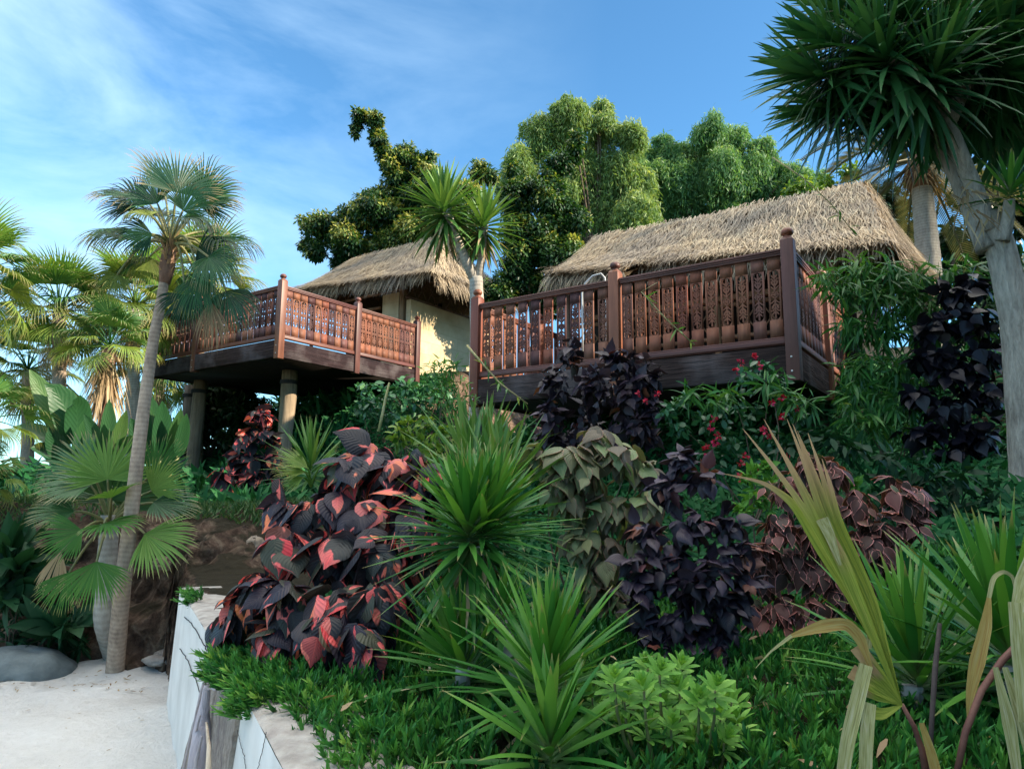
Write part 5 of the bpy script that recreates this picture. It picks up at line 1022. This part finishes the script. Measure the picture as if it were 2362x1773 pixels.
def carpets():
    m = MB(); x, y = scatter(26000, -9, -.8, 7.7, 11.5, lambda x, y: (ground(x, y) > 1.2)); n = len(x); z = bumpy(x, y)
    keep = (fbm(x * 1.3, y * 1.3) > -.35) | (x < -4.2); x, y, z = x[keep], y[keep], z[keep]; n = len(x)
    m.blades(np.stack([x, y, z], -1), np.stack([R.normal(0, .5, n), R.normal(-.1, .5, n), np.ones(n)], -1), R.normal(size=(n, 3)) * .3 + np.array([0, -1, .3]), R.uniform(.05, .14, n), .016, .4, (1, .9, .6, .1), across=1)
    tag(m.build('grass_edge', M['grass']), 'green grass along the top of the earth bank', 'grass', kind='stuff')
    m = MB(); n = 80000; u = R.uniform(8.4, 13.2, n); v = R.uniform(6.2, 19.5, n); P = u[:, None] * UU + v[:, None] * VV; z = bumpy(P[:, 0], P[:, 1]); P[:, 2] = z + R.uniform(0, .07, n)
    m.blades(P, np.stack([R.normal(0, .6, n), R.normal(-.4, .5, n), R.normal(.1, .5, n)], -1), np.array([-.4, -.6, .8]), R.uniform(.06, .12, n), .05, .4, (.4, 1, .1), across=2)
    n = 22000; u = R.uniform(6.9, 10.2, n); v = R.uniform(.5, 7., n); P = u[:, None] * UU + v[:, None] * VV; P[:, 2] = bumpy(P[:, 0], P[:, 1]) + R.uniform(0, .1, n)
    m.blades(P, np.stack([R.normal(0, .6, n), R.normal(-.4, .5, n), R.normal(.1, .5, n)], -1), np.array([-.4, -.6, .8]), R.uniform(.06, .12, n), .05, .4, (.4, 1, .1), across=2)
    n = 26000; x = R.uniform(-1.2, 6.5, n); y = R.uniform(3.6, 8.4, n); P = np.stack([x, y, bumpy(x, y) + R.uniform(0, .12, n)], -1)
    m.blades(P, np.stack([R.normal(0, .6, n), R.normal(-.4, .5, n), R.normal(.2, .5, n)], -1), np.array([-.2, -.6, .8]), R.uniform(.06, .13, n), .045, .4, (.4, 1, .1), across=2)
    n = 26000; x = R.uniform(1., 16, n); y = R.uniform(8.5, 18, n); P = np.stack([x, y, bumpy(x, y) + R.uniform(0, .2, n)], -1)
    m.blades(P, np.stack([R.normal(0, .6, n), R.normal(-.4, .5, n), R.normal(.3, .5, n)], -1), np.array([-.2, -.6, .8]), R.uniform(.12, .25, n), .06, .4, (.4, 1, .1), across=2)
    n = 26000; x = R.uniform(-22, -3, n); y = R.uniform(9, 24, n); P = np.stack([x, y, bumpy(x, y) + R.uniform(0, .5, n) * (y > 11)], -1)
    m.blades(P, np.stack([R.normal(0, .6, n), R.normal(-.4, .5, n), R.normal(.4, .5, n)], -1), np.array([-.2, -.6, .8]), R.uniform(.2, .4, n), .1, .4, (.4, 1, .1), across=2)
    tag(m.build('ivy_cover', M['ivy']), 'dark green creeping ground cover on the slope under and around the decks', 'ground cover', kind='stuff')
carpets()

# ------------------------------------------------------------------ broken frond and dead blades in the right foreground
def ribbon(mb, pts, Y, wpx, fold=.3, rnd=.5, dY=None):
    P = np.stack([A(p[0], p[1], Y + (dY[i] if dY else 0)) for i, p in enumerate(pts)]); n = max(12, len(P) * 5); k = np.linspace(0, len(P) - 1, n)
    Q = np.stack([np.interp(k, np.arange(len(P)), P[:, j]) for j in range(3)], -1)
    for _ in range(4): Q[1:-1] = (Q[:-2] + Q[2:]) / 4 + Q[1:-1] / 2
    w = np.interp(k, np.linspace(0, len(P) - 1, len(wpx)), wpx) * mpp(Y) * .5; T = nrm(np.gradient(Q, axis=0)); N = nrm(CAM - Q); S = nrm(np.cross(T, N))
    ring = np.stack([Q - S * w[:, None] + N * (w * fold)[:, None], Q, Q + S * w[:, None] + N * (w * fold)[:, None]], 1)
    t = np.linspace(0, 1, n); uv = np.stack(np.broadcast_arrays(np.array([0, .5, 1])[None], t[:, None]), -1); mb.grid(ring, uv, np.full(n * 3, rnd))
def broken_frond():
    Y = 1.55; hub = (1948, 1522)
    t = thing('broken_frond', 'broken yellowing fan frond with a taped looking torn blade in the right foreground', 'palm frond', A(2000, 1700, Y))
    m = MB(); tips = [(1604, 925, .62), (1650, 905, .7), (1662, 930, .72), (1700, 905, .75), (1712, 915, .8), (1722, 930, .85), (1745, 935, .9), (1775, 990, .95)]
    for i, (x, y, r) in enumerate(tips):
        ribbon(m, [hub, (1900 + i * 2.5, 1410), (1846 + i * 6, 1290), (1752 + i * 8, 1118), (x * .55 + (1752 + i * 8) * .45 + 4, y * .55 + 1118 * .45), (x, y)], Y, [3, 8, 12, 15, 13, 8, 1], .7 if i % 2 else -.6, .3 + .07 * i, [0, -.008, -.012 + .003 * i, -.01 + .004 * i, 0, .03])
    ribbon(m, [hub, (1880, 1360), (1815, 1200), (1772, 1120)], Y - .014, [3, 18, 26, 14], .4, .3)
    ribbon(m, [hub, (1865, 1330), (1770, 1180), (1715, 1085), (1650, 1040), (1560, 1022)], Y + .02, [3, 18, 24, 18, 8, 1], .4, .55)
    for (x, y) in ((1870, 1440), (1838, 1448), (1850, 1395)):
        ribbon(m, [hub, ((hub[0] + x) / 2, (hub[1] + y) / 2), (x, y)], Y - .02, [3, 26, 30], .3, .4)
    ribbon(m, [hub, (1900, 1545), (1850, 1520), (1830, 1530)], Y - .02, [3, 24, 26, 8], .3, .5); ribbon(m, [hub, (1900, 1500), (1850, 1480)], Y - .015, [3, 26, 28], -.3, .3)
    m.build('blade', M['broken'], t, smooth=True)
    m = MB(); ribbon(m, [(1870, 1435), (1850, 1520), (1830, 1600), (1818, 1690)], Y - .05, [26, 28, 27, 24], .3, .8); m.build('torn_strip', M['tan'], t, smooth=True); m = MB(); ribbon(m, [(1880, 1518), (1872, 1580), (1868, 1690)], Y - .06, [22, 26, 24], .3, .55); m.build('torn_strip', M['tan'], t, smooth=True); m = MB()
    ribbon(m, [(1886, 1310), (1880, 1350), (1876, 1400)], Y + .02, [12, 12, 10], .1, 1.); m.build('torn_strip', M['tan'], t, smooth=True); m = MB(); ribbon(m, [(1775, 1120), (1790, 1150), (1815, 1220)], Y - .03, [26, 22, 6], .1, 1.)
    m.build('torn_strip', M['tan'], t, smooth=True)
    m = MB(); ribbon(m, [(1880, 1440), (1860, 1380), (1830, 1345), (1780, 1350), (1710, 1372)], Y - .03, [8, 22, 24, 26, 8], .3, .4); m.build('bent_blade', M['orange_blade'], t, smooth=True); m = MB(); ribbon(m, [(1990, 1560), (2010, 1620), (2030, 1700)], Y - .02, [10, 18, 22], .3, .3); m.build('bent_blade', M['orange_blade'], t, smooth=True)
    m = MB(); ribbon(m, [(1710, 1372), (1665, 1405), (1632, 1442)], Y - .03, [8, 4, 1], .2, .9); m.build('dry_tip', M['tan'], t, smooth=True)
    MB().tube([A(1948, 1520, Y), A(1975, 1570, Y), A(1992, 1620, Y), A(2005, 1700, Y)], [.004, .0055, .007, .008], 8).build('stalk', M['stalk'], t, smooth=True)
broken_frond()
def dead_blades():
    Y = 1.6
    t = thing('dead_frond', 'red brown stalk with hanging tan dead blades at the lower right corner', 'palm frond', A(2065, 1700, Y))
    MB().tube([A(2060, 1700, Y), A(2085, 1580, Y), A(2120, 1490, Y), A(2165, 1425, Y + .02), A(2190, 1400, Y + .02)], [.0065, .007, .007, .0075, .0075], 8).build('stalk', M['stalk'], t, smooth=True)
    m = MB(); ribbon(m, [(2192, 1300), (2200, 1400), (2215, 1560)], Y - .05, [24, 26, 24], .3, .6); ribbon(m, [(2150, 1440), (2180, 1560), (2200, 1690)], Y - .02, [10, 24, 16], .3, .3); ribbon(m, [(2170, 1440), (2205, 1540), (2235, 1660)], Y - .03, [10, 26, 22], .3, .4)
    ribbon(m, [(2250, 1180), (2222, 1260), (2200, 1330)], Y - .02, [40, 50, 30], .3, .2); m.build('dead_blade', M['tan'], t, smooth=True)
    t = thing('curled_blade', 'curled dead blade looping over in front of the right hand yucca', 'leaf', A(2105, 1520, 1.7))
    m = MB(); ribbon(m, [(2190, 1400), (2196, 1300), (2190, 1245), (2168, 1232), (2145, 1245), (2136, 1290)], 1.7, [3, 5, 7, 8, 9, 8], .2, .5); m.build('stem', M['tan'], t, smooth=True)
    m = MB(); ribbon(m, [(2136, 1290), (2130, 1350), (2110, 1430), (2095, 1500), (2090, 1560)], 1.7, [8, 22, 28, 16, 2], .35, .8); m.build('blade', M['orange_blade'], t, smooth=True)
    t = thing('brown_stalk', 'upright dark brown dead stalk between the two yuccas at lower right', 'stalk', A(2008, 1700, 1.65))
    MB().tube([A(2008, 1700, 1.65), A(2012, 1560, 1.65), A(2020, 1440, 1.65), A(2030, 1345, 1.66)], [.006, .0055, .0055, .004], 8, wob=.3).build('stem', M['dark_stalk'], t, smooth=True)
dead_blades()

# ------------------------------------------------------------------ light, sky, camera
SUN_EL = math.radians(27); sdir = nrm(-VV * .93 + UU * .32)
SUN_AZ = math.atan2(sdir[0], sdir[1])     # clockwise from +Y
sd = np.array([sdir[0] * math.cos(SUN_EL), sdir[1] * math.cos(SUN_EL), math.sin(SUN_EL)])
ld = bpy.data.lights.new('sun', 'SUN'); ld.energy = 5.; ld.angle = math.radians(.53); ld.color = (1., .86, .66)
lo = bpy.data.objects.new('sun', ld); COL.objects.link(lo); lo.rotation_euler = Vector(-sd).to_track_quat('-Z', 'Y').to_euler(); lo.location = (20, -10, 20)
wd = bpy.data.worlds.new('World'); SC.world = wd; wd.use_nodes = True; nt = wd.node_tree; nt.nodes.clear()
sky = nt.nodes.new('ShaderNodeTexSky'); sky.sky_type = 'NISHITA'; sky.sun_disc = False; sky.sun_elevation = SUN_EL; sky.sun_rotation = SUN_AZ; sky.altitude = 0; sky.air_density = 1.; sky.dust_density = .3; sky.ozone_density = 3.
tc = nt.nodes.new('ShaderNodeTexCoord'); mp = ND(nt, 'Mapping', Vector=tc.outputs['Generated']); mp.inputs['Scale'].default_value = (1.6, 1.6, 4.2); mp.inputs['Rotation'].default_value = (0, .35, .3)
nz = ND(nt, 'TexNoise', Vector=mp.outputs[0], Scale=1.7, Detail=7., Roughness=.58, Distortion=.35).outputs[0]
sx = ND(nt, 'SeparateXYZ', i0=tc.outputs['Generated'])
side = ramp(nt, mth(nt, 'MULTIPLY_ADD', sx.outputs[0], -.9, .35), [(.25, (0, 0, 0)), (.8, (1, 1, 1))])
cl = mth(nt, 'MULTIPLY', ramp(nt, nz, [(.34, (0, 0, 0)), (.85, (1, 1, 1))]), side)
blue = mixc(nt, 1., sky.outputs[0], (.5, .8, .88), 'MULTIPLY')
back = mth(nt, 'MULTIPLY', ramp(nt, nz, [(.30, (0, 0, 0)), (.6, (1, 1, 1))]), ramp(nt, mth(nt, 'MAXIMUM', mth(nt, 'MULTIPLY_ADD', sx.outputs[1], -.7, -.1), sx.outputs[2]), [(.66, (0, 0, 0)), (.84, (1, 1, 1))]))  # unseen bright clouds overhead and behind the camera, added as fill light
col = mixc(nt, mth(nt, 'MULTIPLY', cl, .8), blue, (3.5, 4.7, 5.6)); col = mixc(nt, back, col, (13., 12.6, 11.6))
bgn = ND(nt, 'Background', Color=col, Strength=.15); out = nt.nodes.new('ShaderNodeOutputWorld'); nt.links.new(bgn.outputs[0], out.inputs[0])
cd = bpy.data.cameras.new('camera'); cd.sensor_width = 36; cd.lens = 36 * F / 2362; cd.clip_start = .05; cd.clip_end = 3000
co = bpy.data.objects.new('camera', cd); COL.objects.link(co); SC.camera = co
co.matrix_world = Matrix.Translation((0, 0, EYE)) @ Matrix.Rotation(math.pi / 2 + TH, 4, 'X') @ Matrix.Rotation(RO, 4, 'Z')
SC.view_settings.view_transform = 'Standard'; SC.view_settings.look = 'None'; SC.view_settings.exposure = 1.2; SC.view_settings.gamma = 1
SC.cycles.max_bounces = 6; SC.cycles.diffuse_bounces = 3; SC.cycles.glossy_bounces = 2; SC.cycles.transmission_bounces = 4; SC.cycles.use_denoising = True
